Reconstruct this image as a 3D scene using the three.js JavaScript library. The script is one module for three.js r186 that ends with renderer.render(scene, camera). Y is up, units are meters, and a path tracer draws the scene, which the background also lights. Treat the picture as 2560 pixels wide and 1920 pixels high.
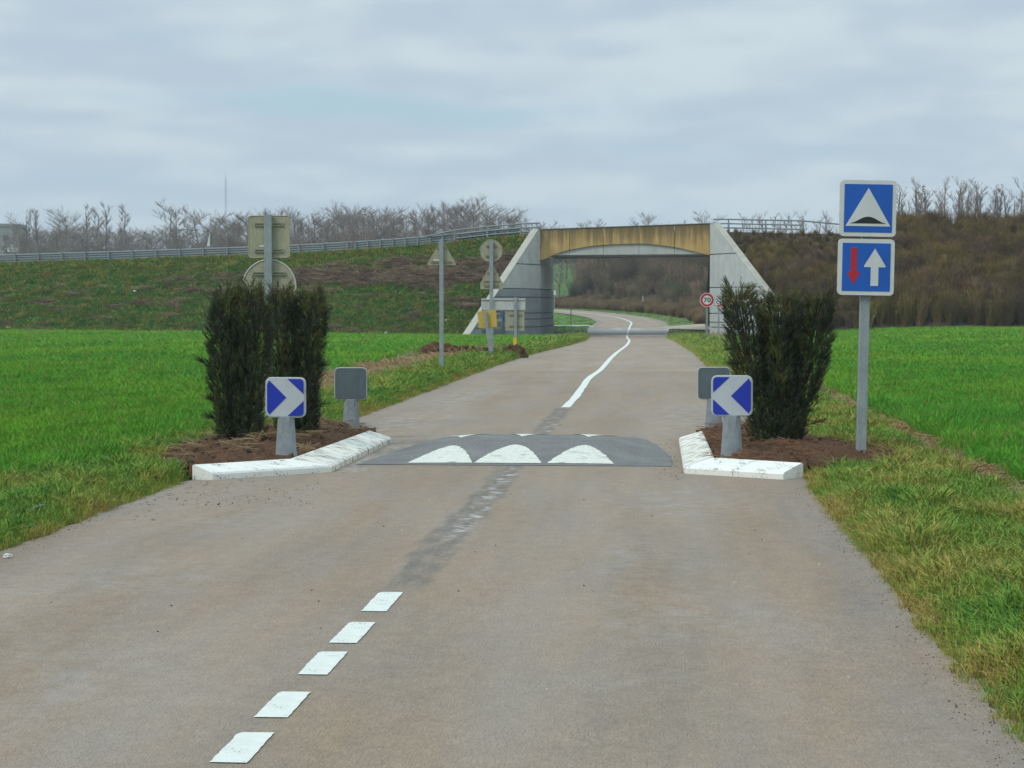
import * as THREE from 'three';
import { mergeGeometries } from 'three/addons/utils/BufferGeometryUtils.js';
import { FontLoader } from 'three/addons/loaders/FontLoader.js';
import { TextGeometry } from 'three/addons/geometries/TextGeometry.js';
import { createNoise2D, createNoise3D } from 'simplex-noise';

// ---------------------------------------------------------------- camera, sky, sun, exposure
const scene = new THREE.Scene();
const EYE = 1.45;
const camera = new THREE.PerspectiveCamera(21.84, 4 / 3, 0.1, 9000);
camera.position.set(0, EYE, 0);
camera.rotation.order = 'YXZ';
camera.rotation.y = Math.atan(314 / 4300);       // looking a little left of the road's direction (-z)
camera.rotation.x = -Math.atan(169.5 / 4300);

const renderer = new THREE.WebGLRenderer({ antialias: true });
renderer.toneMapping = THREE.LinearToneMapping;
renderer.toneMappingExposure = 1.0;
renderer.shadowMap.enabled = true;

const rngOf = (s) => () => { s |= 0; s = (s + 0x6d2b79f5) | 0; let t = Math.imul(s ^ (s >>> 15), 1 | s); t = (t + Math.imul(t ^ (t >>> 7), 61 | t)) ^ t; return ((t ^ (t >>> 14)) >>> 0) / 4294967296; };
const n2 = createNoise2D(rngOf(11)), n3 = createNoise3D(rngOf(12));
const clamp = (v, a = 0, b = 1) => Math.min(b, Math.max(a, v));
const mix = (a, b, t) => a + (b - a) * t;
const smooth = (a, b, v) => { const t = clamp((v - a) / (b - a)); return t * t * (3 - 2 * t); };
const fbm2 = (x, y, o = 4) => { let s = 0, a = 0.5; for (let i = 0; i < o; i++) { s += a * n2(x, y); x = x * 2.03 + 7.1; y = y * 2.03 - 3.7; a *= 0.5; } return s; };
const fbm3 = (x, y, z, o = 4) => { let s = 0, a = 0.5; for (let i = 0; i < o; i++) { s += a * n3(x, y, z); x = x * 2.03 + 7.1; y = y * 2.03 - 3.7; z = z * 2.03 + 1.3; a *= 0.5; } return s; };

{ // overcast sky: layered cloud sheets seen at a slant
  const W = 2048, H = 1024, d = new Float32Array(W * H * 4);
  for (let j = 0; j < H; j++) {
    const el = ((j + 0.5) / H - 0.5) * Math.PI, y = Math.sin(el), c = Math.cos(el);
    for (let i = 0; i < W; i++) {
      const az = ((i + 0.5) / W - 0.5) * 2 * Math.PI, x = Math.cos(az) * c, z = Math.sin(az) * c, k = (j * W + i) * 4;
      const yy = Math.max(y, 0), q = 1 / (yy + 0.075);
      const px = x * q, pz = z * q;
      const big = fbm3(px * 0.42, pz * 0.42, 3.1, 5), sm = fbm3(px * 1.3 + 9, pz * 1.3, 8.2, 4), wisp = fbm3(px * 3.1, pz * 3.1, 1.7, 4);
      const gap = smooth(0.06, 0.42, big + 0.3 * sm) * smooth(0.03, 0.1, yy);        // thin places where blue comes through
      const lit = smooth(-0.3, 0.42, -big * 0.6 + sm * 0.8 + wisp * 0.2);
      let r = mix(0.5, 0.64, lit), g = mix(0.61, 0.745, lit), b = mix(0.71, 0.8, lit);
      r = mix(r, 0.42, gap * 0.8); g = mix(g, 0.615, gap * 0.8); b = mix(b, 0.715, gap * 0.8);
      const hz = Math.exp(-yy * 26);                                                 // air near the horizon
      r = mix(r, 0.63, hz * 0.85); g = mix(g, 0.75, hz * 0.85); b = mix(b, 0.8, hz * 0.85);
      const up = 1 + 1.0 * smooth(0.15, 1, yy);                                     // overcast skies are brighter overhead
      if (y < 0) { const t = smooth(0, -0.06, y); r = mix(r, 0.2, t); g = mix(g, 0.22, t); b = mix(b, 0.18, t); }
      d[k] = r * up; d[k + 1] = g * up; d[k + 2] = b * up; d[k + 3] = 1;
    }
  }
  const t = new THREE.DataTexture(d, W, H, THREE.RGBAFormat, THREE.FloatType);
  t.mapping = THREE.EquirectangularReflectionMapping; t.magFilter = THREE.LinearFilter; t.minFilter = THREE.LinearFilter; t.wrapS = THREE.RepeatWrapping; t.needsUpdate = true;
  scene.background = t; scene.environment = t;
}
const sun = new THREE.DirectionalLight(new THREE.Color(1, 0.95, 0.87), 1.5);          // veiled sun, behind the camera's left shoulder
sun.position.set(-75, 85, -5); sun.target.position.set(0, 0, -60);
sun.castShadow = true; sun.shadow.radius = 30; sun.shadow.mapSize.set(4096, 4096);
Object.assign(sun.shadow.camera, { left: -120, right: 120, top: 120, bottom: -120, near: 1, far: 400 });
sun.name = 'sun'; scene.add(sun, sun.target);
scene.fog = new THREE.FogExp2(new THREE.Color(0.72, 0.82, 0.92), 0.00034);

// ---------------------------------------------------------------- helpers
const taken = {};
const numbered = (n) => { const k = (taken[n] = (taken[n] ?? -1) + 1); return k ? `${n}_${String(k).padStart(3, '0')}` : n; };
const tag = (o, label, category, group) => { o.userData.label = label; o.userData.category = category; if (group) o.userData.group = group; return o; };
const shadows = (o) => { o.castShadow = true; o.receiveShadow = true; return o; };
function thing(name, label, category, [x, y, z] = [0, 0, 0], turn = 0, group) {
  const o = new THREE.Group(); o.name = numbered(name); o.position.set(x, y, z); o.rotation.y = turn; scene.add(o);
  return tag(o, label, category, group);
}
function part(name, geo, mat, parent) { const m = shadows(new THREE.Mesh(geo, mat)); m.name = name; parent.add(m); return m; }
function struct(name, geo, mat) { const m = shadows(geo ? new THREE.Mesh(geo, mat) : new THREE.Group()); m.name = numbered(name); m.userData.kind = 'structure'; scene.add(m); return m; }
function dup(o, name, label) { const c = o.clone(); c.name = numbered(name); c.userData = { ...o.userData }; if (label) c.userData.label = label; scene.add(c); return c; }
const V = (x, y, z) => new THREE.Vector3(x, y, z);
const lin = (r, g, b) => new THREE.Color().setRGB(r, g, b);
const M = (color, roughness = 0.8, more = {}) => new THREE.MeshStandardMaterial({ color, roughness, side: THREE.DoubleSide, ...more });

// triangles collected with colours
class Tri {
  constructor() { this.p = []; this.c = []; }
  tri(a, b, c, col) { this.p.push(a.x, a.y, a.z, b.x, b.y, b.z, c.x, c.y, c.z); for (let i = 0; i < 3; i++) this.c.push(col.r, col.g, col.b); }
  quad(a, b, c, d, col) { this.tri(a, b, c, col); this.tri(a, c, d, col); }
  prism(a, b, ra, rb, col, n = 3) {
    const d = b.clone().sub(a).normalize(), u = Math.abs(d.y) < 0.9 ? V(0, 1, 0) : V(1, 0, 0), e = u.clone().cross(d).normalize(), f = d.clone().cross(e);
    const ring = (o, r, k) => { const t = (k / n) * 2 * Math.PI; return o.clone().addScaledVector(e, Math.cos(t) * r).addScaledVector(f, Math.sin(t) * r); };
    for (let k = 0; k < n; k++) this.quad(ring(a, ra, k), ring(a, ra, k + 1), ring(b, rb, k + 1), ring(b, rb, k), col);
  }
  geo() {
    const g = new THREE.BufferGeometry();
    g.setAttribute('position', new THREE.Float32BufferAttribute(this.p, 3)); g.setAttribute('color', new THREE.Float32BufferAttribute(this.c, 3));
    g.computeVertexNormals(); return g;
  }
}
// smooth interpolation through a table [[k, v], ...]
function curve(tb) {
  return (k) => {
    if (k <= tb[0][0]) return tb[0][1];
    const n = tb.length; if (k >= tb[n - 1][0]) return tb[n - 1][1];
    let i = 0; while (k > tb[i + 1][0]) i++;
    const [x0, y0] = tb[i], [x1, y1] = tb[i + 1], h = x1 - x0, t = (k - x0) / h;
    const sl = (a) => { if (a <= 0 || a >= n - 1) return 0; const p = (tb[a][1] - tb[a - 1][1]) / (tb[a][0] - tb[a - 1][0]), q = (tb[a + 1][1] - tb[a][1]) / (tb[a + 1][0] - tb[a][0]); return p * q <= 0 ? 0 : (2 * p * q) / (p + q); };
    const m0 = sl(i) * h, m1 = sl(i + 1) * h, t2 = t * t, t3 = t2 * t;
    return (2 * t3 - 3 * t2 + 1) * y0 + (t3 - 2 * t2 + t) * m0 + (-2 * t3 + 3 * t2) * y1 + (t3 - t2) * m1;
  };
}
function texture(w, h, f, srgb = true, rx = 1, ry = 1) {
  const d = new Uint8Array(w * h * 4), o = [0, 0, 0];
  for (let j = 0; j < h; j++) for (let i = 0; i < w; i++) { f((i + 0.5) / w, (j + 0.5) / h, o); const k = (j * w + i) * 4; for (let c = 0; c < 3; c++) d[k + c] = clamp(o[c], 0, 255); d[k + 3] = 255; }
  const t = new THREE.DataTexture(d, w, h); t.wrapS = t.wrapT = THREE.RepeatWrapping; t.magFilter = THREE.LinearFilter; t.minFilter = THREE.LinearMipmapLinearFilter; t.generateMipmaps = true;
  if (srgb) t.colorSpace = THREE.SRGBColorSpace; t.repeat.set(rx, ry); t.needsUpdate = true; return t;
}
// noise that tiles over the unit square
const tile = (u, v, f, seed, o = 4) => { let s = 0, a = 0.5; for (let i = 0; i < o; i++) { const r = f / (2 * Math.PI), A = u * 2 * Math.PI, B = v * 2 * Math.PI; s += a * 0.5 * (n3(Math.cos(A) * r + seed, Math.sin(A) * r, Math.cos(B) * r + seed * 3) + n3(Math.sin(B) * r - seed, Math.cos(A) * r + 5, Math.sin(A) * r + Math.cos(B) * r)); f *= 2; a *= 0.5; } return s; };

// ---------------------------------------------------------------- the lie of the land (D = metres ahead, z = -D)
const roadH = curve([[-60, 0], [45, 0], [90, -0.28], [128, -0.56], [146, -0.25], [165, 0.03], [175, 0.27], [185, 0.51], [200, 0.78], [215, 0.95], [260, 1.3], [340, 1.8]]);
const roadX = curve([[-60, -1.33], [80, -1.33], [105, -1.5], [130, -1.99], [146, -2.1], [164, -2.15], [175, -3], [185, -4.7], [200, -8.1], [215, -11.5], [235, -17], [260, -27], [300, -47], [340, -72]]);
const HALF = curve([[-60, 2.54], [60, 2.56], [80, 2.45], [100, 2.4], [128, 2.6], [150, 3.0], [165, 2.9], [200, 2.6], [340, 2.6]]);
const slopeOf = (D) => (roadX(D + 1) - roadX(D - 1)) / 2;
const topH = curve([[-140, 2.4], [-70, 3.7], [-44.7, 4.3], [-24, 4.92], [-15.7, 5.4], [-8.2, 6.05], [3.4, 6.25], [11, 6.1], [25, 6.1], [140, 5.5]]);
function field(x, D) {
  const w = x < -4 ? 1 - 0.55 * smooth(4, 40, -x) : x > 1 ? 1 - smooth(2, 17, x) : 1;
  const near = roadH(Math.min(D, 128)) * w;
  if (D < 128) return near;
  const d = (x - roadX(D)) / Math.hypot(1, slopeOf(D));
  const far = roadH(D) - 0.02 + 6.6 * (1 - 0.75 * smooth(-2, 22, x)) * smooth(4, 48, d) * (0.35 + 0.65 * smooth(-75, -10, x)) * smooth(148, 185, D) - 1.5 * smooth(3, 40, -d) * smooth(150, 200, D) * 0.3;
  return mix(near, far, smooth(128, 150, D));
}
function ground(x, D) {
  const dx = Math.abs(x - roadX(D)), h = HALF(D);
  let y = field(x, D);
  const bumps = 0.05 * fbm2(x * 0.9, D * 0.35, 3) + 0.25 * fbm2(x * 0.03, D * 0.03, 2) * smooth(20, 80, dx);
  y += bumps * smooth(h, h + 1.2, dx) + 0.02 * smooth(h, h + 0.5, dx);
  y -= 0.09 * (1 - smooth(h - 0.25, h + 0.04, dx));
  if (D > 150) y += 0.6 * fbm2(x * 0.05 + 3, D * 0.05, 3) * smooth(6, 20, dx);
  return y;
}
// zones of ground cover
const leftEdge = (D) => -4.95 - 0.25 * smooth(22, 30, D) + 0.25 * fbm2(3, D * 0.25, 3);
const leftField = (D) => leftEdge(D) - 1.7 * smooth(20, 34, D) * (1 - smooth(58, 72, D)) + 0.2 * fbm2(8, D * 0.6, 3);
const rightEdge = (D) => 2.45 + 0.2 * fbm2(21, D * 0.3, 3) + 0.5 * smooth(70, 110, D);
const rightField = (D) => 2.9 + 0.18 * fbm2(31, D * 0.5, 3) + 0.6 * smooth(70, 110, D);

{
  const xs = [], Ds = [];
  for (let x = -7; x <= 4.5; x += 0.14) xs.push(x);
  for (let x = 4.5, s = 0.2; x < 1800; x += s, s *= 1.13) xs.push(x);
  for (let x = -7.14, s = 0.2; x > -1800; x -= s, s *= 1.13) xs.unshift(x);
  for (let D = -60; D < 4; D += 4) Ds.push(D);
  for (let D = 4; D < 60; D += 0.25) Ds.push(D);
  for (let D = 60, s = 0.4; D < 2300; D += s, s = Math.min(s * 1.012 + 0.003, D < 420 ? 3 : 400) * (D > 420 ? 1.12 : 1)) Ds.push(D);
  const nx = xs.length, nd = Ds.length, p = new Float32Array(nx * nd * 3), c = new Float32Array(nx * nd * 3), uv = new Float32Array(nx * nd * 2), idx = [];
  const soil = [0.11, 0.072, 0.04], crop = [0.075, 0.215, 0.026], rough = [0.13, 0.15, 0.035], dry = [0.2, 0.145, 0.07], wood = [0.09, 0.078, 0.055], meadow = [0.13, 0.27, 0.05];
  for (let j = 0; j < nd; j++) for (let i = 0; i < nx; i++) {
    const k = j * nx + i, x = xs[i], D = Ds[j]; let far = Math.max(0, D - 420) + Math.max(0, Math.abs(x) - 300);
    const y = ground(clamp(x, -300, 300), Math.min(D, 420)) * Math.exp(-far / 400) + (far > 0 ? -1.0 * (1 - Math.exp(-far / 400)) : 0);
    p.set([x, y, -D], k * 3); uv.set([x / 4, -D / 4], k * 2);
    let a;
    const n = fbm2(x * 0.5, D * 0.5, 4), m = fbm2(x * 0.05 + 4, D * 0.03, 3);
    if (D < 119) {
      if (x < leftField(D) || x > rightField(D)) a = crop.map((v, q) => v * (1 + 0.18 * m + 0.12 * n) + (q === 0 ? 0.012 * m : 0));
      else if (x < leftEdge(D) || x > rightEdge(D)) a = n > 0.05 ? dry : soil;
      else a = rough.map((v, q) => mix(v, dry[q], clamp(0.25 + n * 1.3)));
    } else {
      const d = (x - roadX(D)) / Math.hypot(1, slopeOf(D));
      a = d > 6.5 && !(D > 215 && x < -0.037 * D + 5 * fbm2(x * 0.2, D * 0.045, 3) && x > -62 && D < 372) ? wood : meadow.map((v) => v * (1 + 0.3 * n));
      if (D < 142 && D > 126 && x > -9 && x < 5) a = n > -0.1 ? soil : dry;
      else if (d > 2 && d < 6.5) a = meadow.map((v, q) => mix(v, dry[q], 0.35 + 0.3 * n));
    }
    c.set(a, k * 3);
    if (i && j) idx.push(k - nx - 1, k - nx, k, k - nx - 1, k, k - 1);
  }
  const g = new THREE.BufferGeometry();
  g.setAttribute('position', new THREE.BufferAttribute(p, 3)); g.setAttribute('color', new THREE.BufferAttribute(c, 3)); g.setAttribute('uv', new THREE.BufferAttribute(uv, 2)); g.setIndex(idx); g.computeVertexNormals();
  const grain = texture(512, 512, (u, v, o) => { const a = tile(u, v, 24, 2, 4), b = tile(u, v, 5, 7, 3); const k = 205 + 70 * a + 30 * b; o[0] = k + 12 * b; o[1] = k; o[2] = k - 10 * b; });
  struct('ground', g, M(0xffffff, 1, { vertexColors: true, map: grain, bumpMap: grain, bumpScale: 0.03 }));
}

// ---------------------------------------------------------------- road
const ROAD0 = -4.3, ROADW = 6;
function ribbon(D0, D1, step, left, right, cols, lift, uvOf) {
  const p = [], uv = [], idx = [], n = Math.round((D1 - D0) / step);
  for (let j = 0; j <= n; j++) {
    const D = D0 + ((D1 - D0) * j) / n, s = slopeOf(D), q = Math.hypot(1, s), cx = roadX(D);
    for (let i = 0; i <= cols; i++) {
      const o = mix(left(D), right(D), i / cols), x = cx + o / q, DD = D + (o * s) / q * -1;
      p.push(x, roadH(D) + lift(D, o), -DD); const [a, b] = uvOf(x, D, o); uv.push(a, b);
      if (i && j) { const k = j * (cols + 1) + i, w = cols + 1; idx.push(k - w - 1, k - w, k, k - w - 1, k, k - 1); }
    }
  }
  const g = new THREE.BufferGeometry();
  g.setAttribute('position', new THREE.Float32BufferAttribute(p, 3)); g.setAttribute('uv', new THREE.Float32BufferAttribute(uv, 2)); g.setIndex(idx); g.computeVertexNormals(); return g;
}
const road = struct('road');
const grit = texture(512, 512, (u, v, o) => { const a = tile(u, v, 70, 5, 3) + 0.5 * tile(u, v, 140, 9, 2); o[0] = o[1] = o[2] = 128 + 150 * a; }, false);
{
  const raggedL = (D) => -HALF(D) - 0.05 * fbm2(D * 0.9, 4, 3) - 0.04 * n2(D * 4, 9), raggedR = (D) => HALF(D) + 0.05 * fbm2(D * 0.9, 14, 3) + 0.04 * n2(D * 4, 19);
  const strip = (x, D) => { // worn-off old centre line: ground-down asphalt with scraps of paint left
    const on = smooth(9.9, 10.4, D) * (1 - smooth(27.9, 28.2, D)), c = -1.3 + 0.03 * n2(D * 0.3, 2), w = 0.125 + 0.03 * n2(D * 0.8, 5);
    return on * (1 - smooth(w * 0.7, w * 1.25 + 0.04 * n2(D * 3, x * 9), Math.abs(x - c)));
  };
  const rnd = rngOf(5);
  const spots = []; 
  for (let i = 0; i < 60; i++) spots.push([-3.75 + rnd() * rnd() * 1.5, 13 + rnd() * 4.2, 0.003 + 0.006 * rnd(), 0.1]);
  for (let i = 0; i < 90; i++) spots.push([0.02 + rnd() * 0.22, 16.6 + rnd() * 5, 0.003 + 0.006 * rnd(), 0.1]);
  const pale = [[0.05, 9.2, 0.5, 0.9], [-0.1, 11.4, 0.35, 1.2], [0.15, 14.6, 0.5, 1.4], [-3.1, 14.6, 0.5, 1.2], [-2.9, 13.1, 0.4, 0.7], [-0.05, 7.6, 0.3, 0.25], [-3.4, 9.5, 0.6, 1.1], [-2.7, 10.4, 0.5, 0.7], [-3.2, 24.5, 0.6, 3], [-3.0, 31, 0.5, 4], [0.35, 26, 0.5, 3], [0.5, 19, 0.3, 1.5], [-2.4, 7.3, 0.8, 1.2]];
  const damp = (x, D) => { let s = 0; for (const [a, b, c, d] of pale) { const q = ((x - a) / c) ** 2 + ((D - b) / d) ** 2; if (q < 4) s = Math.max(s, Math.exp(-q) * (0.55 + 0.9 * fbm2(x * 2.4 + 3, D * 1.6, 4)) * smooth(-0.25, 0.3, n2(x * 5, D * 9) * 0.5 + 0.25)); } return clamp(s); };
  const colour = (x, D, o) => {
    const a = fbm2(x * 0.55 + 2, D * 0.16, 4), b = fbm2(x * 1.6, D * 0.3 + 40, 4), f = n2(x * 30, D * 12) * 0.4 + n2(x * 62, D * 21) * 0.5 + n2(x * 80, D * 24 + 9) * 0.4, s = fbm2(x * 5, D * 0.5, 3), mot = fbm2(x * 6, D * 4, 4);
    let r = 141 + 8 * a + 6 * b, g = 124 + 8 * a, bl = 105 + 9 * a - 6 * b;                          // reddish-brown and grey aggregate
    const k = 1 + 0.1 * f + 0.03 * s + 0.06 * mot; r *= k; g *= k; bl *= k;
    const edge = smooth(2.0, 2.5, Math.abs(x + 1.33)); r -= 8 * edge; g -= 5 * edge; bl -= 1 * edge;
    const w = clamp(0.5 + 1.1 * fbm2(x * 0.8 + 11, D * 0.09, 4)) * 0.34; o[0] = mix(r, 160, w); o[1] = mix(g, 149, w); o[2] = mix(bl, 139, w);
  };
  const near = texture(1024, 2048, (u, v, o) => {
    const x = ROAD0 + u * ROADW, D = 4 + v * 40; colour(x, D, o);
    const t = strip(x, D); if (t > 0) {
      const q = t * 0.5 * (0.75 + 0.5 * n2(x * 7, D * 1.4) + 0.35 * n2(x * 22, D * 9)); o[0] = mix(o[0], 92, q); o[1] = mix(o[1], 90, q); o[2] = mix(o[2], 86, q);
      const scrap = t * smooth(0.22, 0.5, fbm2(x * 4, D * 2.6, 3) * 0.8 + 0.6 * n2(x * 6, D * 16)) * (1 - smooth(0.05, 0.11, Math.abs(x + 1.26))) * (smooth(11.5, 13.4, D) * (1 - smooth(17, 18.2, D)) + smooth(22.3, 23, D) * (1 - smooth(24.4, 25, D)));
      for (let c = 0; c < 3; c++) o[c] = mix(o[c], 205, scrap * 0.8);
    }
    const gz = (1 - smooth(0.03, 0.2, Math.abs(x + 2.7) - 0.04)) * smooth(16.8, 17.4, D) * (1 - smooth(20.8, 21.6, D)) * 0.5; for (let c = 0; c < 3; c++) o[c] = mix(o[c], 158, gz * (0.6 + n2(x * 9, D * 4)));
  });
  { // specks of grit, soil and paint drawn on afterwards
    const d = near.image.data;
    for (const [x, D, r, k] of spots) {
      const ci = ((x - ROAD0) / ROADW) * 1024, cj = ((D - 4) / 40) * 2048, ri = (r / ROADW) * 1024, rj = Math.max(0.6, (r / 40) * 2048);
      for (let j = Math.floor(cj - rj); j <= cj + rj; j++) for (let i = Math.floor(ci - ri); i <= ci + ri; i++) if (i > 0 && j > 0 && i < 1024 && j < 2048) { const q = (j * 1024 + i) * 4, t = k > 0.72 ? [215, 212, 200] : k > 0.6 ? [186, 160, 120] : [62, 50, 42]; for (let c = 0; c < 3; c++) d[q + c] = mix(d[q + c], t[c], 0.75); }
    }
  }
  const wet = texture(512, 1024, (u, v, o) => { const x = ROAD0 + u * ROADW, D = 4 + v * 40; const k = 0.86 - 0.58 * damp(x, D) + 0.06 * fbm2(x * 1.2, D * 0.5, 3); o[0] = o[1] = o[2] = 255 * k; }, false);
  const gr = grit.clone(); gr.repeat.set(ROADW / 0.9, 40 / 0.9); gr.needsUpdate = true;
  const uvN = (x, D) => [(x - ROAD0) / ROADW, (D - 4) / 40];
  part('asphalt', ribbon(-60, 44, 0.25, raggedL, raggedR, 24, () => 0, uvN), M(0xffffff, 1, { map: near, roughnessMap: wet, bumpMap: gr, bumpScale: 0.012 }), road);
  const far = texture(512, 2048, (u, v, o) => {
    const off = -3.4 + u * 6.8, D = 44 + v * 300; colour(off - 1.33, D, o);
    
    const dry = smooth(127.5, 132, D + 0.9 * n2(off * 1.3, 3)) * (1 - smooth(142, 151, D + 2 * n2(off * 0.8, 8))), line = Math.exp(-(((D - 128.6 - 0.3 * n2(off, 4)) / 0.9) ** 2));
    const dm = dry * (0.8 + 0.3 * fbm2(off * 1.2, D * 0.6, 3)); o[0] = mix(o[0], 184, dm); o[1] = mix(o[1], 181, dm); o[2] = mix(o[2], 175, dm);           // dry asphalt under the deck
    for (let q = 0; q < 3; q++) o[q] = mix(o[q], 92, line * 0.4);                                                    // wet drip line below the deck edge
  });
  part('asphalt', ribbon(44, 340, 1, raggedL, raggedR, 8, () => 0, (x, D, o) => [(o + 3.4) / 6.8, (D - 44) / 300]), M(0xffffff, 0.85, { map: far }), road);
  // painted lines
  const worn = texture(256, 256, (u, v, o) => { const a = tile(u, v, 6, 3, 3), b = tile(u, v, 40, 4, 3); const k = 232 + 14 * a + 26 * Math.min(0, b + 0.1) - (b + 0.5 * a < -0.42 ? 60 : 0); o[0] = k; o[1] = k + 1; o[2] = k - 4; });
  const paint = M(0xe9ebe6, 0.65, { map: worn });
  const flat = (pts, y, k = 1) => { const s = new THREE.Shape(pts.map(([x, D]) => new THREE.Vector2(x, D))), g = new THREE.ShapeGeometry(s); g.rotateX(-Math.PI / 2); g.translate(0, y, 0); const q = g.attributes.position, uv = g.attributes.uv; for (let i = 0; i < q.count; i++) uv.setXY(i, q.getX(i) * k, q.getZ(i) * k); g.computeVertexNormals(); return g; };
  const r2 = rngOf(9);
  for (const [a, b, c] of [[6.17, 6.62, -1.35], [6.87, 7.33, -1.35], [7.68, 8.2, -1.345], [8.42, 8.98, -1.34], [9.3, 9.94, -1.335], [5.45, 5.92, -1.35], [4.75, 5.2, -1.35]]) {
    const L = [], R = [], n = 14;
    for (let i = 0; i <= n; i++) { const D = mix(a, b, i / n), e = () => (r2() - 0.5) * 0.006; L.push([c - 0.062 + e() + (i === n ? 0.012 : 0), D + (i === 0 || i === n ? e() * 1.4 : 0)]); R.unshift([c + 0.058 + e() * 0.6, D + (i === 0 || i === n ? e() : 0)]); }
    part('centre_dash', flat([...L, ...R], 0.004, 1.4), paint, road);
  }
  const wob = curve([[28.2, 0.03], [31, 0.04], [33.5, 0.02], [36, 0.0], [38.5, -0.03], [40.5, -0.02], [43, 0.03], [46, 0.06], [50, 0.05], [56, 0.03], [64, 0.02], [80, 0.03], [128, 0.02], [300, 0]]);
  part('centre_line', ribbon(28.2, 300, 0.5, (D) => wob(D) - 0.06 - 0.008 * n2(D, 1), (D) => wob(D) + 0.064 + 0.012 * n2(D, 2) + 0.03 * smooth(100, 200, D), 1, () => 0.006, (x, D) => [x, D * 0.7]), paint, road);
}

// ---------------------------------------------------------------- speed hump
{
  const A = 17.95, B = 21.95, XL = -2.74, XR = 0.14;
  const hh = (x, D) => 0.122 * Math.pow(Math.max(0, Math.sin(((D - A) / (B - A)) * Math.PI)), 1.0) * smooth(XL - 0.1, XL + 1.0, x) * smooth(XR + 0.1, XR - 0.9, x) + 0.004;
  const o = thing('speed_hump', 'dark grey asphalt speed hump with white teeth markings between the two kerbs', 'speed hump', [-1.3, 0, -20]);
  const sheet = (f, nx, nd, lift, D0, D1) => { // f(D) -> [x0, x1]
    const p = [], uv = [], idx = [];
    for (let j = 0; j <= nd; j++) for (let i = 0; i <= nx; i++) { const D = mix(D0, D1, j / nd), [a, b] = f(D), x = mix(a, b, i / nx); p.push(x + 1.3, hh(x, D) + lift, 20 - D); uv.push(x, D); if (i && j) { const k = j * (nx + 1) + i, w = nx + 1; idx.push(k - w - 1, k - w, k, k - w - 1, k, k - 1); } }
    const g = new THREE.BufferGeometry(); g.setAttribute('position', new THREE.Float32BufferAttribute(p, 3)); g.setAttribute('uv', new THREE.Float32BufferAttribute(uv, 2)); g.setIndex(idx); g.computeVertexNormals(); return g;
  };
  const tar = texture(512, 512, (u, v, q) => { const a = tile(u, v, 3, 2, 4), b = tile(u, v, 60, 8, 3); q[0] = 110 + 18 * a + 36 * b; q[1] = 109 + 18 * a + 36 * b; q[2] = 106 + 16 * a + 36 * b; }, true, 0.7, 0.7);
  part('hump_surface', sheet((D) => [XL + 0.7 * Math.pow((D - A) / (B - A), 1.3) + 0.02 * n2(D * 3, 1), XR - 0.4 * Math.pow((D - A) / (B - A), 2.2) + 0.02 * n2(D * 3, 5)], 48, 40, 0, A, B), M(0xffffff, 0.85, { map: tar, bumpMap: grit, bumpScale: 0.006 }), o);
  const white = texture(512, 512, (u, v, q) => { const a = tile(u, v, 5, 12, 4), b = tile(u, v, 50, 8, 3), s = n2(u * 5, v * 40) * 0.6 + n2(u * 11, v * 80) * 0.4; const k = 214 + 14 * a - 85 * smooth(0.2, 0.7, s * 0.7 + a) - 60 * smooth(0.18, 0.36, b); q[0] = k; q[1] = k; q[2] = k - 12; });
  const wm = M(0xffffff, 0.7, { map: white });
  for (const [c, w] of [[-1.98, 0.6], [-1.36, 0.62], [-0.69, 0.61]]) {
    part('white_tooth', sheet((D) => { const t = (D - 18.05) / 1.12, k = Math.pow(1 - clamp(t), 0.62) * w * 0.5, e = 0.01 * n2(D * 9, c); return [c - k + e, c + k + e]; }, 8, 24, 0.004, 18.05, 19.17), wm, o);
    part('white_tooth', sheet((D) => { const k = clamp((D - 20.0) / 1.85) * w * 0.5; return [c - k, c + k]; }, 8, 24, 0.004, 20.0, 21.85), wm, o);
  }
}

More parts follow.
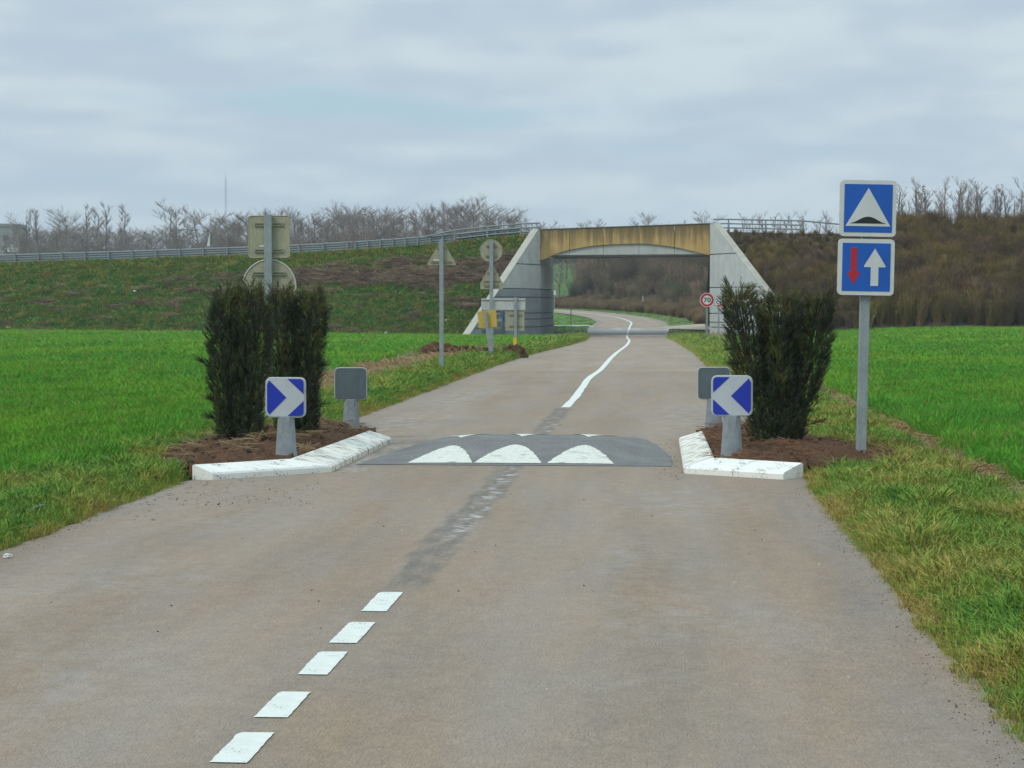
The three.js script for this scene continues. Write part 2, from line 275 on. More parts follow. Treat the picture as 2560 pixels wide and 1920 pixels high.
// ---------------------------------------------------------------- embankments and bridge
const SKEW = 0.044, dk = (x, Dp) => Dp - SKEW * (x + 2);            // distance ahead of a point at Dp across the highway
const ROOT = [-2.13, -0.57, -129.75];
const WING = { left: { x: -7.65, D: 130, dx: -3.7, dD: -11.5, top: 6.37, s0: 0.43, foot: -0.55 }, right: { x: 3.38, D: 129.5, dx: 5.1, dD: -11.2, top: 6.71, s0: 0.6, foot: -0.5 } };
const noise255 = (k, a, b, o) => { o[0] = k + a; o[1] = k + b; o[2] = k; };
const concreteMap = texture(512, 512, (u, v, o) => { const a = tile(u, v, 4, 3, 4), b = tile(u, v, 60, 6, 3), s = n2(u * 30, v * 2) * 0.5 + n2(u * 70, v * 3) * 0.3; const k = 222 + 22 * a + 20 * b + 9 * s; o[0] = k; o[1] = k; o[2] = k - 3; });
{
  const mk = (side) => {
    const left = side < 0, w = left ? WING.left : WING.right, prof = [];
    for (let t = 0; t <= 30; t++) prof.push(118.6 + (12.2 * t) / 30);
    prof.push(135, 139.5); for (let t = 1; t <= 8; t++) prof.push(139.5 + 13 * t / 8);
    const p = [], c = [], uv = [], idx = [], NX = 170, out = left ? -150 : 150;
    const dry = [0.22, 0.17, 0.095], green = [0.085, 0.17, 0.03], olive = [0.16, 0.165, 0.042], tar = [0.2, 0.195, 0.185], bush = [0.085, 0.062, 0.036];
    prof.forEach((Dp, j) => {
      const t = clamp((Dp - 118.6) / 12.2), wallT = clamp((130.2 - Dp) / 11.6), xb = w.x + (left ? -0.25 : 0.25) + w.dx * wallT;
      for (let i = 0; i <= NX; i++) {
        const e = i / NX, x = xb + (out - xb) * Math.pow(e, 1.9), D = dk(x, Dp), base = field(x, Math.min(D, 126)) - 0.15;
        const topY = topH(x); let y;
        if (Dp <= 130.8) y = mix(base, topY, t) + (0.22 * fbm2(x * 0.35, Dp * 0.35, 4) + 0.2 * Math.sin(t * Math.PI)) * smooth(0, 0.15, t) * smooth(1, 0.85, t);
        else if (Dp < 139.6) y = topY; else y = mix(topY, field(x, D), (Dp - 139.5) / 13);
        p.push(x, y, -D); uv.push(x / 3, Dp / 3);
        const n = fbm2(x * 0.22, Dp * 0.5, 4), n1 = fbm2(x * 0.8 + 9, Dp * 1.1, 3);
        let a = left ? green.map((v, q) => mix(v, olive[q], clamp(0.45 + 1.4 * n1 + smooth(0.5, 0.9, t) * 0.2))) : bush;
        if (left) { const band = smooth(0.5, 0.58, t + 0.14 * n) * (1 - smooth(0.68, 0.78, t + 0.16 * n)) * smooth(-34, -18, x + 9 * n) + 0.35 * smooth(0.2, 0.45, n) * smooth(0.9, 0.5, t); a = a.map((v, q) => mix(v, dry[q], clamp(band * (0.7 + n1)))); }
        if (Dp > 131 && Dp < 139.4) a = tar;
        c.push(...a);
        if (i && j) { const k = j * (NX + 1) + i, ww = NX + 1; idx.push(k - ww - 1, k - ww, k, k - ww - 1, k, k - 1); }
      }
    });
    const g = new THREE.BufferGeometry(); g.setAttribute('position', new THREE.Float32BufferAttribute(p, 3)); g.setAttribute('color', new THREE.Float32BufferAttribute(c, 3)); g.setAttribute('uv', new THREE.Float32BufferAttribute(uv, 2)); g.setIndex(idx); g.computeVertexNormals();
    const grain = texture(256, 256, (u, v, o) => { const a = tile(u, v, 16, 4, 4), b = tile(u, v, 4, 9, 3); const k = 200 + 90 * a + 30 * b; o[0] = k + 16 * b; o[1] = k; o[2] = k - 8; });
    struct('embankment', g, M(0xffffff, 1, { vertexColors: true, map: grain, bumpMap: grain, bumpScale: 0.08 }));
  };
  mk(-1); mk(1);
}
const slopeY = (x, Dp) => { const t = clamp((Dp - 118.6) / 12.2), D = dk(x, Dp); return mix(field(x, Math.min(D, 126)) - 0.15, topH(x), t) + (0.22 * fbm2(x * 0.35, Dp * 0.35, 4) + 0.2 * Math.sin(t * Math.PI)) * smooth(0, 0.15, t) * smooth(1, 0.85, t); };
{
  const o = thing('road_bridge', 'concrete road bridge with ochre arched parapet and pale splayed wing walls', 'bridge', ROOT);
  const [ox, oy, oz] = ROOT;
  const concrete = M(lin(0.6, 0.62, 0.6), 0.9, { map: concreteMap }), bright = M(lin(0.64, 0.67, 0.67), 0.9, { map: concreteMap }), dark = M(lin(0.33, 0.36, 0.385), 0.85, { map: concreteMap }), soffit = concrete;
  const joint = concrete;
  // a plate standing in a vertical plane: outline in (s, y), s measured along dir from (x, D); thickness runs backwards along nrm
  const plate = (name, pts, x, D, dir, nrm, th, mat, parent, bevel = 0.012) => {
    const s = new THREE.Shape(pts.map(([a, b]) => new THREE.Vector2(a, b))), g = new THREE.ExtrudeGeometry(s, { depth: th, bevelEnabled: bevel > 0, bevelThickness: bevel, bevelSize: bevel, bevelOffset: -bevel, bevelSegments: 1 });
    const m = new THREE.Matrix4().makeBasis(V(dir[0], 0, dir[1]), V(0, 1, 0), V(nrm[0], 0, nrm[1])); m.setPosition(x - ox, -oy, -D - oz); g.applyMatrix4(m);
    const q = g.attributes.position, uv = []; for (let i = 0; i < q.count; i++) uv.push((q.getX(i) + q.getZ(i)) / 4, q.getY(i) / 4); g.setAttribute('uv', new THREE.Float32BufferAttribute(uv, 2));
    if (m.determinant() < 0) { const ix = g.index; if (!ix) { const P = g.attributes.position; for (const at of ['position', 'uv']) { const A = g.attributes[at], n = A.itemSize; for (let i = 0; i < P.count; i += 3) for (let k = 0; k < n; k++) { const t = A.array[(i + 1) * n + k]; A.array[(i + 1) * n + k] = A.array[(i + 2) * n + k]; A.array[(i + 2) * n + k] = t; } } } }
    g.computeVertexNormals(); return part(name, g, mat, parent);
  };
  const L = Math.hypot(11.03, 0.5), fx = 11.03 / L, fz = 0.5 / L;     // along the face, left to right
  const F = [fx, fz], N = [fz, -fx];                                   // back into the bridge
  const W = 9;
  // parapet panels with the arched lower edge
  const arch = curve([[0, 4.42], [1.0, 4.8], [1.85, 5.05], [4.06, 5.38], [6.4, 5.46], [8.7, 5.23], [10.05, 4.93], [11.05, 4.72]]), top = (s) => mix(6.37, 6.71, s / L);
  const ochre = texture(1024, 256, (u, v, q) => {
    const x = u * 11, a = fbm2(x * 0.5, v * 2, 4), b = n2(x * 60, v * 60), d = smooth(0.28 + 0.4 * n2(x * 1.7, 3) + 0.2 * n2(x * 9, 7), 1.1, v + 0.12 * fbm2(x * 6, v * 2, 3)), run = Math.max(0, n2(x * 3.1, v * 0.5 + 5)) * 0.5 + Math.max(0, n2(x * 8, v * 0.4 + 9)) * 0.5;
    let r = 188 + 14 * a + 8 * b, g = 156 + 13 * a + 8 * b, bl = 100 + 10 * a + 6 * b; const k = clamp(d * 0.68 + 0.22 * run * smooth(0.1, 0.7, v)); q[0] = mix(r, 74, k); q[1] = mix(g, 66, k); q[2] = mix(bl, 46, k); // dark algae runs below the coping
  });
  const om = M(0xffffff, 0.9, { map: ochre });
  const cuts = [0, 1.93, 4.13, 6.45, 8.75, L];
  for (let i = 0; i < 5; i++) {
    const a = cuts[i] + 0.012, b = cuts[i + 1] - 0.012, pts = [];
    for (let k = 0; k <= 10; k++) { const s = mix(a, b, k / 10); pts.push([s, arch(s)]); }
    pts.push([b, top(b)], [a, top(a)]);
    const p = plate('parapet_panel', pts, WING.left.x, 130, F, N, 0.11, om, o), q = p.geometry.attributes.position, uv = p.geometry.attributes.uv;
    for (let k = 0; k < q.count; k++) { const s = (q.getX(k) + ox - WING.left.x) / fx; uv.setXY(k, s / L, clamp((q.getY(k) + oy - 4.4) / 2.3)); }
  }
  plate('coping', [[0, 6.38], [L, 6.72], [L, 6.78], [0, 6.44]], WING.left.x - 0.04 * N[0], 130 + 0.04 * N[1], F, N, 0.4, M(lin(0.2, 0.17, 0.12), 0.95, { map: concreteMap }), o);
  const back = (d) => [WING.left.x + N[0] * d, 130 - N[1] * d];
  for (let i = 0; i < 5; i++) plate('deck_edge', [[cuts[i] + 0.01, 4.72 + 0.01 * i], [cuts[i + 1] - 0.01, 4.74 + 0.01 * i], [cuts[i + 1] - 0.01, 5.9], [cuts[i] + 0.01, 5.9]], ...back(0.125), F, N, 0.3, concrete, o);
  plate('deck', [[0, 4.8], [L, 4.86], [L, 6.25], [0, 5.98]], ...back(0.44), F, N, W - 0.75, soffit, o, 0);
  plate('far_parapet', [[0, 4.7], [L, 4.8], [L, 6.5], [0, 6.2]], ...back(W - 0.28), F, N, 0.3, concrete, o);
  // abutment walls below the deck, in courses parted by recessed joints
  const cL = [-0.9, 0.06, 0.57, 0.96, 1.98, 2.52, 4.1, 6.37], cR = [-0.9, 0.05, 0.37, 0.94, 2.6, 4.74, 6.71];
  const sideDir = N, sideR = [N[0] + 0.035, N[1]];
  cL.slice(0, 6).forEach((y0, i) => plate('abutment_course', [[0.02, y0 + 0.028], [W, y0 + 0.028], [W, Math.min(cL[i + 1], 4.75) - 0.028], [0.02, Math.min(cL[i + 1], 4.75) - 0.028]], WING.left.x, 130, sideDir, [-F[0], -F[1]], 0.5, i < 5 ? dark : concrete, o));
  plate('abutment_core', [[0.05, -0.9], [W, -0.9], [W, 4.7], [0.05, 4.7]], WING.left.x - 0.16 * F[0], 130 + 0.16 * F[1], sideDir, [-F[0], -F[1]], 1.2, joint, o, 0);
  cR.slice(0, 5).forEach((y0, i) => plate('abutment_course', [[0.02, y0 + 0.028], [W, y0 + 0.028], [W, Math.min(cR[i + 1], 4.75) - 0.028], [0.02, Math.min(cR[i + 1], 4.75) - 0.028]], WING.right.x, 129.5, sideR, F, 0.5, concrete, o));
  plate('abutment_core', [[0.05, -0.9], [W, -0.9], [W, 4.7], [0.05, 4.7]], WING.right.x + 0.16 * F[0], 129.5 - 0.16 * F[1], sideR, F, 1.2, joint, o, 0);
  for (const [w, cs, sg] of [[WING.left, cL, -1], [WING.right, cR, 1]]) {
    const len = Math.hypot(w.dx, w.dD), dir = [w.dx / len, -w.dD / len], nrm = sg < 0 ? [-dir[1], dir[0]] : [dir[1], -dir[0]];   // thickness goes to the earth side
    const edge = (y) => w.s0 + ((len - w.s0) * (w.top - y)) / (w.top + 0.5);

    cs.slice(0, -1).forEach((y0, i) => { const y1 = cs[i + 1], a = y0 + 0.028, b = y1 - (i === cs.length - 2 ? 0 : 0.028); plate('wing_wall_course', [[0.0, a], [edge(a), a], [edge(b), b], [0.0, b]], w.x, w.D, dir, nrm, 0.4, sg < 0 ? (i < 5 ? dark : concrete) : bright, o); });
    plate('wing_wall_core', [[0.03, -0.9], [edge(-0.9) - 0.08, -0.9], [w.s0, w.top - 0.1], [0.03, w.top - 0.1]], w.x + nrm[0] * 0.16, w.D - nrm[1] * 0.16, dir, nrm, 0.2, joint, o, 0);
    const ang = [len - w.s0, w.top + 0.5], al = Math.hypot(...ang), nx = ang[1] / al * 0.035, ny = ang[0] / al * 0.035;
    plate('wing_wall_coping', [[0, w.top + 0.005], [w.s0, w.top + 0.005], [edge(-0.6), -0.6], [edge(-0.6) + nx, -0.6 + ny], [w.s0 + nx * 0.6, w.top + ny], [0, w.top + ny]], w.x - nrm[0] * 0.03, w.D + nrm[1] * 0.03, dir, nrm, 0.46, M(lin(0.52, 0.5, 0.43), 0.9, { map: concreteMap }), o);
    if (sg < 0) { // painted figures on the lower courses
      const P = (name, pts, col) => plate(name, pts, w.x - nrm[0] * 0.012, w.D + nrm[1] * 0.012, dir, nrm, 0.006, M(col, 0.8), o, 0);
      const oval = (cs0, cy, rs, ry) => { const r = []; for (let k = 0; k < 20; k++) r.push([cs0 + Math.cos(k / 20 * 6.2832) * rs, cy + Math.sin(k / 20 * 6.2832) * ry]); return r; };
      P('painted_figure', oval(7.3, 0.9, 0.85, 0.75), lin(0.38, 0.43, 0.43));
      P('painted_figure', [[6.7, -0.5], [7.9, -0.5], [7.9, 0.25], [6.7, 0.25]], lin(0.4, 0.3, 0.25));
      P('painted_figure', [[9.2, -0.5], [9.8, -0.5], [9.8, 0.1], [9.2, 0.1]], lin(0.36, 0.29, 0.27));
      P('painted_figure', [[5.9, -0.5], [6.7, -0.5], [6.65, 0.03], [6.5, 0.1], [6.5, 0.6], [6.85, 0.8], [6.9, 1.0], [6.5, 1.25], [6.2, 1.25], [6.2, 0.1], [5.95, 0.02]], lin(0.02, 0.1, 0.42));
    }
  }
}

// ---------------------------------------------------------------- guard rails along the highway
const zinc = M(lin(0.23, 0.26, 0.27), 0.65, { metalness: 0.2 });
function sweep(path, prof) { // path: Vector3[], prof: [out, up][] closed outline; out = towards the viewer (+z)
  const p = [], idx = [], n = prof.length;
  path.forEach((c, j) => prof.forEach(([a, b]) => p.push(c.x, c.y + b, c.z + a)));
  for (let j = 1; j < path.length; j++) for (let i = 0; i < n; i++) { const k = (j - 1) * n, i2 = (i + 1) % n; idx.push(k + i, k + i2, k + n + i2, k + i, k + n + i2, k + n + i); }
  const g = new THREE.BufferGeometry(); g.setAttribute('position', new THREE.Float32BufferAttribute(p, 3)); g.setIndex(idx); const h = g.toNonIndexed(); h.computeVertexNormals(); return h;
}
const wProf = (y) => [[0.0, y], [0.06, y - 0.03], [0.06, y - 0.09], [0.0, y - 0.13], [0.06, y - 0.17], [0.06, y - 0.23], [0.0, y - 0.26], [-0.02, y - 0.26], [0.035, y - 0.22], [0.035, y - 0.18], [-0.02, y - 0.13], [0.035, y - 0.08], [0.035, y - 0.04], [-0.02, y]];
const tubeProf = (y, r) => Array.from({ length: 8 }, (_, k) => [Math.cos(k / 8 * 6.2832) * r, y + Math.sin(k / 8 * 6.2832) * r]);
const box = (w, h, d, x = 0, y = 0, z = 0) => new THREE.BoxGeometry(w, h, d).translate(x, y, z);
{
  const rail = (name, label, x0, x1, spacing, group, Dp = 131.1) => {
    const cx = (x0 + x1) / 2, o = thing(name, label, 'guard rail', [cx, topH(cx), -dk(cx, Dp)], 0, group), path = [];
    const n = Math.max(2, Math.round(Math.abs(x1 - x0) / 2)); for (let i = 0; i <= n; i++) { const x = mix(x0, x1, i / n); path.push(V(x - cx, topH(x) - topH(cx), -dk(x, Dp) + dk(cx, Dp))); }
    part('beam', sweep(path, wProf(0.62)), zinc, o); part('beam', sweep(path, wProf(0.32)), zinc, o);
    for (let x = x0; x <= x1 + 0.01; x += spacing) part('post', box(0.1, 0.82, 0.1, x - cx, topH(x) - topH(cx) + 0.24, -dk(x, Dp) + dk(cx, Dp) + 0.13), zinc, o);
  };
  rail('guard_rail', 'long galvanised guard rail with widely spaced posts along the left embankment top', -60, -20.3, 1.64);
  rail('guard_rail', 'galvanised guard rail with close-set posts between long guard rail and bridge railing', -20.1, -13.4, 0.84);
  rail('guard_rail', 'galvanised guard rail behind the tall railing left of the bridge', -13.2, -9, 0.84);
  rail('guard_rail', 'galvanised guard rail half hidden by scrub on the right embankment top', 12.5, 60, 2.4);
  const railing = (label, xs, ends, hgt, Dp = 130.9) => {
    const cx = xs[1], o = thing('steel_railing', label, 'railing', [cx, topH(cx), -dk(cx, Dp)]), at = (x, y) => V(x - cx, topH(x) - topH(cx) + y, -dk(x, Dp) + dk(cx, Dp));
    for (const x of xs) { const a = at(x, 0); part('post', new THREE.CylinderGeometry(0.055, 0.13, hgt + 0.25, 4).rotateY(Math.PI / 4).translate(a.x, a.y + hgt / 2 - 0.12, a.z), zinc, o); }
    const [a, b, drop, side] = ends;
    const xsR = [a, ...xs, b].sort((p, q) => p - q), bent = side < 0 ? xsR[1] : xsR[xsR.length - 2];
    part('top_rail', sweep(xsR.map((x) => at(x, (side < 0 ? x < bent - 0.01 : x > bent + 0.01) ? drop : 0)), tubeProf(hgt, 0.05)), zinc, o);
    for (const f of [0.66, 0.33]) part('middle_rail', sweep(xsR.filter((x) => (side < 0 ? x >= bent : x <= bent)).map((x) => at(x, 0)), tubeProf(hgt * f, 0.045)), zinc, o);
  };
  railing('tall steel tube railing on the embankment left of the ochre bridge', [-13.4, -11.2, -9.0], [-15.3, -7.7, -0.22, -1], 0.82);
  railing('tall steel tube railing on the embankment right of the ochre bridge', [4.6, 7.0, 9.4], [3.6, 12, -0.24, 1], 0.82);
}

// ---------------------------------------------------------------- kerbs and planted beds
const bedH = 0.115;
{
  const stain = texture(512, 512, (u, v, o) => { const a = tile(u, v, 5, 21, 4), b = tile(u, v, 50, 22, 3); const k = 242 + 10 * a + 12 * b; o[0] = k; o[1] = k; o[2] = k - 5; if (b + 0.6 * a < -0.36) { o[0] = 120; o[1] = 108; o[2] = 92; } });
  const scuffed = texture(512, 512, (u, v, o) => { const a = tile(u, v, 4, 31, 4), s = n2(u * 3 + 3, v * 20) * 0.62 + n2(u * 7, v * 46) * 0.38 + 0.9 * a, k = 238 + 10 * a; const d = smooth(0.34, 0.46, s) * 0.9, e = smooth(0.14, 0.38, s) * 0.65; o[0] = mix(mix(k, 196, e), 74, d); o[1] = mix(mix(k - 2, 172, e), 58, d); o[2] = mix(mix(k - 10, 128, e), 42, d); });
  const clean = M(0xeeeeea, 0.75, { map: stain }), scuff = M(0xeeeeea, 0.75, { map: scuffed });
  const stone = (o, org, a, b, A, B, mat) => { // a,b: road-side foot points [x, D]; A,B: bed-side points
    const g = new THREE.BufferGeometry(), q = (pt, y) => V(pt[0] - org[0], y, -pt[1] + org[1]), ch = 0.012;
    const tow = (p, P, k) => [mix(p[0], P[0], k), mix(p[1], P[1], k)];
    const sec = (p, P) => [q(p, -0.03), q(p, 0.045), q(tow(p, P, 0.06), 0.062), q(tow(p, P, 0.93), 0.126), q(P, 0.118), q(P, -0.03)];
    const s0 = sec(a, A), s1 = sec(b, B), P = [], U = []; const W = Math.hypot(a[0] - A[0], a[1] - A[1]), Ln = Math.hypot(a[0] - b[0], a[1] - b[1]), us = [0, 0.07, 0.09, 0.09 + W, 0.1 + W, 0.2 + W], off = a[0] * 3.7 + a[1];
    for (let i = 0; i < 5; i++) { for (const [e, k, t] of [[s0, i, 0], [s1, i, 1], [s1, i + 1, 1], [s0, i, 0], [s1, i + 1, 1], [s0, i + 1, 0]]) { P.push(...e[k].toArray()); U.push(us[k] * 1.3 + off, t * Ln * 1.3 + off); } }
    for (const e of [s0, s1]) for (let k = 1; k < 5; k++) for (const r of [0, k, k + 1]) { P.push(...e[r].toArray()); U.push(us[r] + off, e[r].y * 2); }
    g.setAttribute('position', new THREE.Float32BufferAttribute(P, 3)); g.setAttribute('uv', new THREE.Float32BufferAttribute(U, 2)); g.computeVertexNormals(); part('kerb_stone', g, mat, o);
  };
  const run = (o, org, a, b, A, B, n, mat) => { const g = 0.006; for (let i = 0; i < n; i++) { const t0 = i / n + (i ? g / 2 : 0), t1 = (i + 1) / n - (i < n - 1 ? g / 2 : 0), m = (p, r, t) => [mix(p[0], r[0], t), mix(p[1], r[1], t)]; stone(o, org, m(a, b, t0), m(a, b, t1), m(A, B, t0), m(A, B, t1), mat); } };
  const oL = [-3, 18.5], kL = thing('kerb', 'bent white kerb edging the left planting bed, brown stains on its long side', 'kerb', [oL[0], 0, -oL[1]]);
  run(kL, oL, [-3.68, 16.27], [-2.83, 17.13], [-3.86, 16.3], [-3.19, 16.98], 2, clean);
  run(kL, oL, [-2.83, 17.135], [-2.8, 20.87], [-3.186, 16.985], [-3.06, 20.9], 4, scuff);
  const oR = [0.5, 18.5], kR = thing('kerb', 'bent white kerb edging the right planting bed, scuffed black along the road side', 'kerb', [oR[0], 0, -oR[1]]);
  run(kR, oR, [0.23, 21.05], [0.23, 17.215], [0.48, 21.05], [0.5, 17.42], 4, scuff);
  run(kR, oR, [0.233, 17.21], [1.05, 16.66], [0.503, 17.415], [1.23, 16.88], 2, clean);
}
const bedL = [[-3.88, 16.32], [-3.2, 16.97], [-3.07, 20.9], [-3.0, 21.3], [-3.4, 22.3], [-4.1, 22.3], [-4.55, 20.5], [-4.6, 18.2], [-4.25, 16.9]];
const bedR = [[0.5, 17.43], [1.24, 16.9], [1.9, 17.5], [2.25, 17.9], [1.9, 19.3], [1.5, 21.2], [0.8, 22.2], [0.42, 21.7], [0.48, 21.05]];
const inside = (pts, x, y) => { let r = false; for (let i = 0, j = pts.length - 1; i < pts.length; j = i++) { const [a, b] = pts[i], [c, d] = pts[j]; if (b > y !== d > y && x < ((c - a) * (y - b)) / (d - b) + a) r = !r; } return r; };
const rimDist = (pts, x, y) => { let m = 1e9; for (let i = 0, j = pts.length - 1; i < pts.length; j = i++) { const [a, b] = pts[i], [c, d] = pts[j], t = clamp(((x - a) * (c - a) + (y - b) * (d - b)) / ((c - a) ** 2 + (d - b) ** 2)); m = Math.min(m, Math.hypot(x - a - t * (c - a), y - b - t * (d - b))); } return m; };
const soilY = (pts, x, D) => 0.085 + 0.075 * smooth(0, 0.5, rimDist(pts, x, D)) + 0.09 * fbm2(x * 3.5, D * 3.5, 5);
const soilMat = (() => { const t = texture(512, 512, (u, v, o) => { const a = tile(u, v, 6, 41, 4), b = tile(u, v, 40, 42, 4); const k = 1 + 0.45 * b + 0.2 * a; o[0] = 80 * k; o[1] = 54 * k; o[2] = 33 * k; }); return M(0xffffff, 1, { map: t, bumpMap: t, bumpScale: 0.03 }); })();
const beds = [];
for (const [pts, label] of [[bedL, 'dark turned soil heaped behind the left white kerb'], [bedR, 'reddish brown bark soil heaped behind the right white kerb']]) {
  const st = 0.05, p = [], uv = [], idx = [], x0 = Math.min(...pts.map((q) => q[0])), x1 = Math.max(...pts.map((q) => q[0])), d0 = Math.min(...pts.map((q) => q[1])), d1 = Math.max(...pts.map((q) => q[1])), nx = Math.ceil((x1 - x0) / st) + 2, nd = Math.ceil((d1 - d0) / st) + 2, id = new Map();
  const vid = (i, j) => { const k = i * 4096 + j; if (!id.has(k)) { const x = x0 + i * st, D = d0 + j * st, inn = inside(pts, x, D); id.set(k, p.length / 3); p.push(x, inn ? soilY(pts, x, D) + 0.03 * n2(x * 17, D * 17) : 0.02, -D); uv.push(x, D); } return id.get(k); };
  for (let i = 0; i < nx; i++) for (let j = 0; j < nd; j++) if (inside(pts, x0 + (i + 0.5) * st, d0 + (j + 0.5) * st)) { const a = vid(i, j), b = vid(i + 1, j), c = vid(i + 1, j + 1), d = vid(i, j + 1); idx.push(a, b, c, a, c, d); }
  const g = new THREE.BufferGeometry(); g.setAttribute('position', new THREE.Float32BufferAttribute(p, 3)); g.setAttribute('uv', new THREE.Float32BufferAttribute(uv, 2)); g.setIndex(idx); g.computeVertexNormals();
  const m = struct('soil_bed', g, soilMat); m.userData.label = label;
}

// ---------------------------------------------------------------- scattered cover: soil clods, grass, crop, scrub (uncountable)
function scatter(name, geo, mat, list, label) { // list: [x, y, z, scale, turn, r, g, b, tilt, yscale]
  const m = shadows(new THREE.InstancedMesh(geo, mat, list.length)), q = new THREE.Object3D(), c = new THREE.Color();
  list.forEach((a, i) => { q.position.set(a[0], a[1], a[2]); q.rotation.set(a[8] ?? 0, a[4], (a[8] ?? 0) * 0.7); q.scale.set(a[3], a[3] * (a[9] ?? 1), a[3]); q.updateMatrix(); m.setMatrixAt(i, q.matrix); m.setColorAt(i, c.setRGB(a[5], a[6], a[7])); });
  m.name = numbered(name); m.userData.kind = 'stuff'; if (label) m.userData.label = label; scene.add(m); return m;
}
const one = lin(1, 1, 1);
function tuft(seed, n, h0, h1, spread, w, bend) {
  const r = rngOf(seed), t = new Tri();
  for (let i = 0; i < n; i++) {
    const a = r() * 6.2832, d = Math.sqrt(r()) * spread, b = V(Math.cos(a) * d, -0.01, Math.sin(a) * d), h = mix(h0, h1, r()), o = a + (r() - 0.5) * 2.4, l = bend * (0.3 + r()) * h, e = r() * 3.14, s = V(Math.cos(e) * w, 0, Math.sin(e) * w);
    const p1 = b.clone().add(V(Math.cos(o) * l * 0.3, h * 0.6, Math.sin(o) * l * 0.3)), p2 = b.clone().add(V(Math.cos(o) * l, h * (1 - bend * 0.25), Math.sin(o) * l)), k = 0.75 + 0.5 * r(), c = lin(k * (0.9 + 0.25 * r()), k, k * 0.9);
    t.quad(b.clone().sub(s), b.clone().add(s), p1.clone().addScaledVector(s, 0.8), p1.clone().addScaledVector(s, -0.8), c); t.tri(p1.clone().addScaledVector(s, -0.8), p1.clone().addScaledVector(s, 0.8), p2, c);
  }
  return t.geo();
}
const leafy = M(0xffffff, 0.92, { vertexColors: true });
{
  const r = rngOf(77), verge = [[], [], []], crop = [[], []], straw = [], clods = [], bank = [[], []], brambles = [];
  const pick = (arr) => arr[Math.floor(r() * arr.length)];
  const vergeCol = (x, D, dryness) => {
    const n = fbm2(x * 0.9 + 5, D * 0.45, 3), t = clamp(0.4 + 0.8 * n + dryness + (r() - 0.5) * 0.8), k = 0.8 + 0.4 * r();
    return t < 0.5 ? [mix(0.08, 0.18, t * 2) * k, mix(0.22, 0.26, t * 2) * k, mix(0.026, 0.032, t * 2) * k] : [mix(0.18, 0.34, t * 2 - 1) * k, mix(0.26, 0.26, t * 2 - 1) * k, mix(0.032, 0.075, t * 2 - 1) * k];
  };
  const put = (arr, x, D, s, col, tilt = 0.15, ys = 1) => arr.push([x, ground(x, D), -D, s, r() * 6.28, ...col, (r() - 0.5) * tilt * 2, ys]);
  const clear = (x, D) => !inside(bedL, x, D) && !inside(bedR, x, D) && !(D > 16 && D < 21.2 && x > -4.0 && x < 1.3 && !(x < -3.9 || x > 1.25));
  for (let D = 5; D < 128; ) {
    const st = 0.1 + D * 0.0035, q = clamp(D / 26, 1, 3.2);
    const lanes = [[-HALF(D) + roadX(D), leftEdge(D), -1], [HALF(D) + roadX(D), rightEdge(D), 1]];
    for (const [a, b, sg] of lanes) {
      if (sg < 0 && D < 8) continue;
      const w = Math.abs(b - a) + 0.15, n = Math.ceil(w * st * (D < 26 ? 620 : 620 / (q * q)));
      for (let i = 0; i < n; i++) {
        const e = r(), x = a + sg * (e * w - 0.03 - 0.03 * r()), DD = D + r() * st; if (!clear(x, DD)) continue;
        const tall = fbm2(x * 1.7, DD * 0.9, 3), s = q * (0.55 + 0.5 * r() + 1.1 * Math.max(0, tall)) * (0.45 + 0.65 * smooth(0, 0.22, e));
        put(pick(verge), x, DD, s, vergeCol(x, DD, 0.34 * (1 - smooth(0, 0.2, e)) + (sg < 0 ? -0.06 : 0.06)), 0.3, 1 / Math.sqrt(q));
      }
    }
    { // bare, strawy margin of the fields
      for (const [a, b] of [[leftField(D), leftEdge(D)], [rightEdge(D), rightField(D)]]) { const w = Math.max(0, b - a); const n = Math.ceil(w * st * 260 / (q * q)); for (let i = 0; i < n; i++) { const x = a + r() * w, DD = D + r() * st; if (!clear(x, DD)) continue; if (r() < 0.42) put(pick(verge), x, DD, q * (0.3 + 0.45 * r()), vergeCol(x, DD, 0.3), 0.6, 0.8 / Math.sqrt(q)); else if (r() < 0.62) put(straw, x, DD, q * (0.5 + r()), [0.24 + 0.16 * r(), 0.17 + 0.1 * r(), 0.08 + 0.05 * r()], 0.5); else { const k = 0.5 + r(); clods.push([x, ground(x, DD), -DD, q * (0.012 + 0.03 * r() * r()), r() * 6, 0.1 * k, 0.06 * k, 0.034 * k, r(), 0.7]); } } }
    }
    D += st;
  }
  // winter cereal on both fields, denser and finer near the camera
  for (let D = 11; D < 121; ) {
    const st = 0.12 + D * 0.004, q = clamp(D / 24, 1, 3), reachL = -(D * 0.345 + 1), reachR = D * 0.2 + 1.2;
    for (const [a, b] of [[Math.max(reachL, -46), leftField(D)], [rightField(D), Math.min(reachR, 27)]]) {
      if (b <= a) continue; const n = Math.ceil((b - a) * st * (D < 22 ? 260 : Math.max(26, 260 / (q * q))));
      for (let i = 0; i < n; i++) {
        const x = a + r() * (b - a), DD = D + r() * st; if (DD > 118.4 - SKEW * (x + 2)) continue;
        const m = fbm2(x * 0.12 + 4, DD * 0.06, 3), n1 = fbm2(x * 0.7, DD * 0.7, 2), edge = Math.min(Math.abs(x - leftField(DD)), Math.abs(x - rightField(DD))), k = 0.82 + 0.36 * r() + 0.25 * n1;
        const yel = clamp(0.38 + 0.9 * m + 0.75 * (r() - 0.5) + 0.25 * smooth(40, 110, DD)), col = [mix(0.066, 0.15, yel) * k, mix(0.25, 0.31, yel) * k, mix(0.016, 0.014, yel) * k]; if (r() < 0.05) { col[0] = 0.26; col[1] = 0.2; col[2] = 0.06; }
        put(pick(crop), x, DD, q * (0.75 + 0.5 * r()) * (edge < 0.5 ? 1.15 : 1), col, 0.14, 1 / Math.pow(q, 0.55));
      }
    }
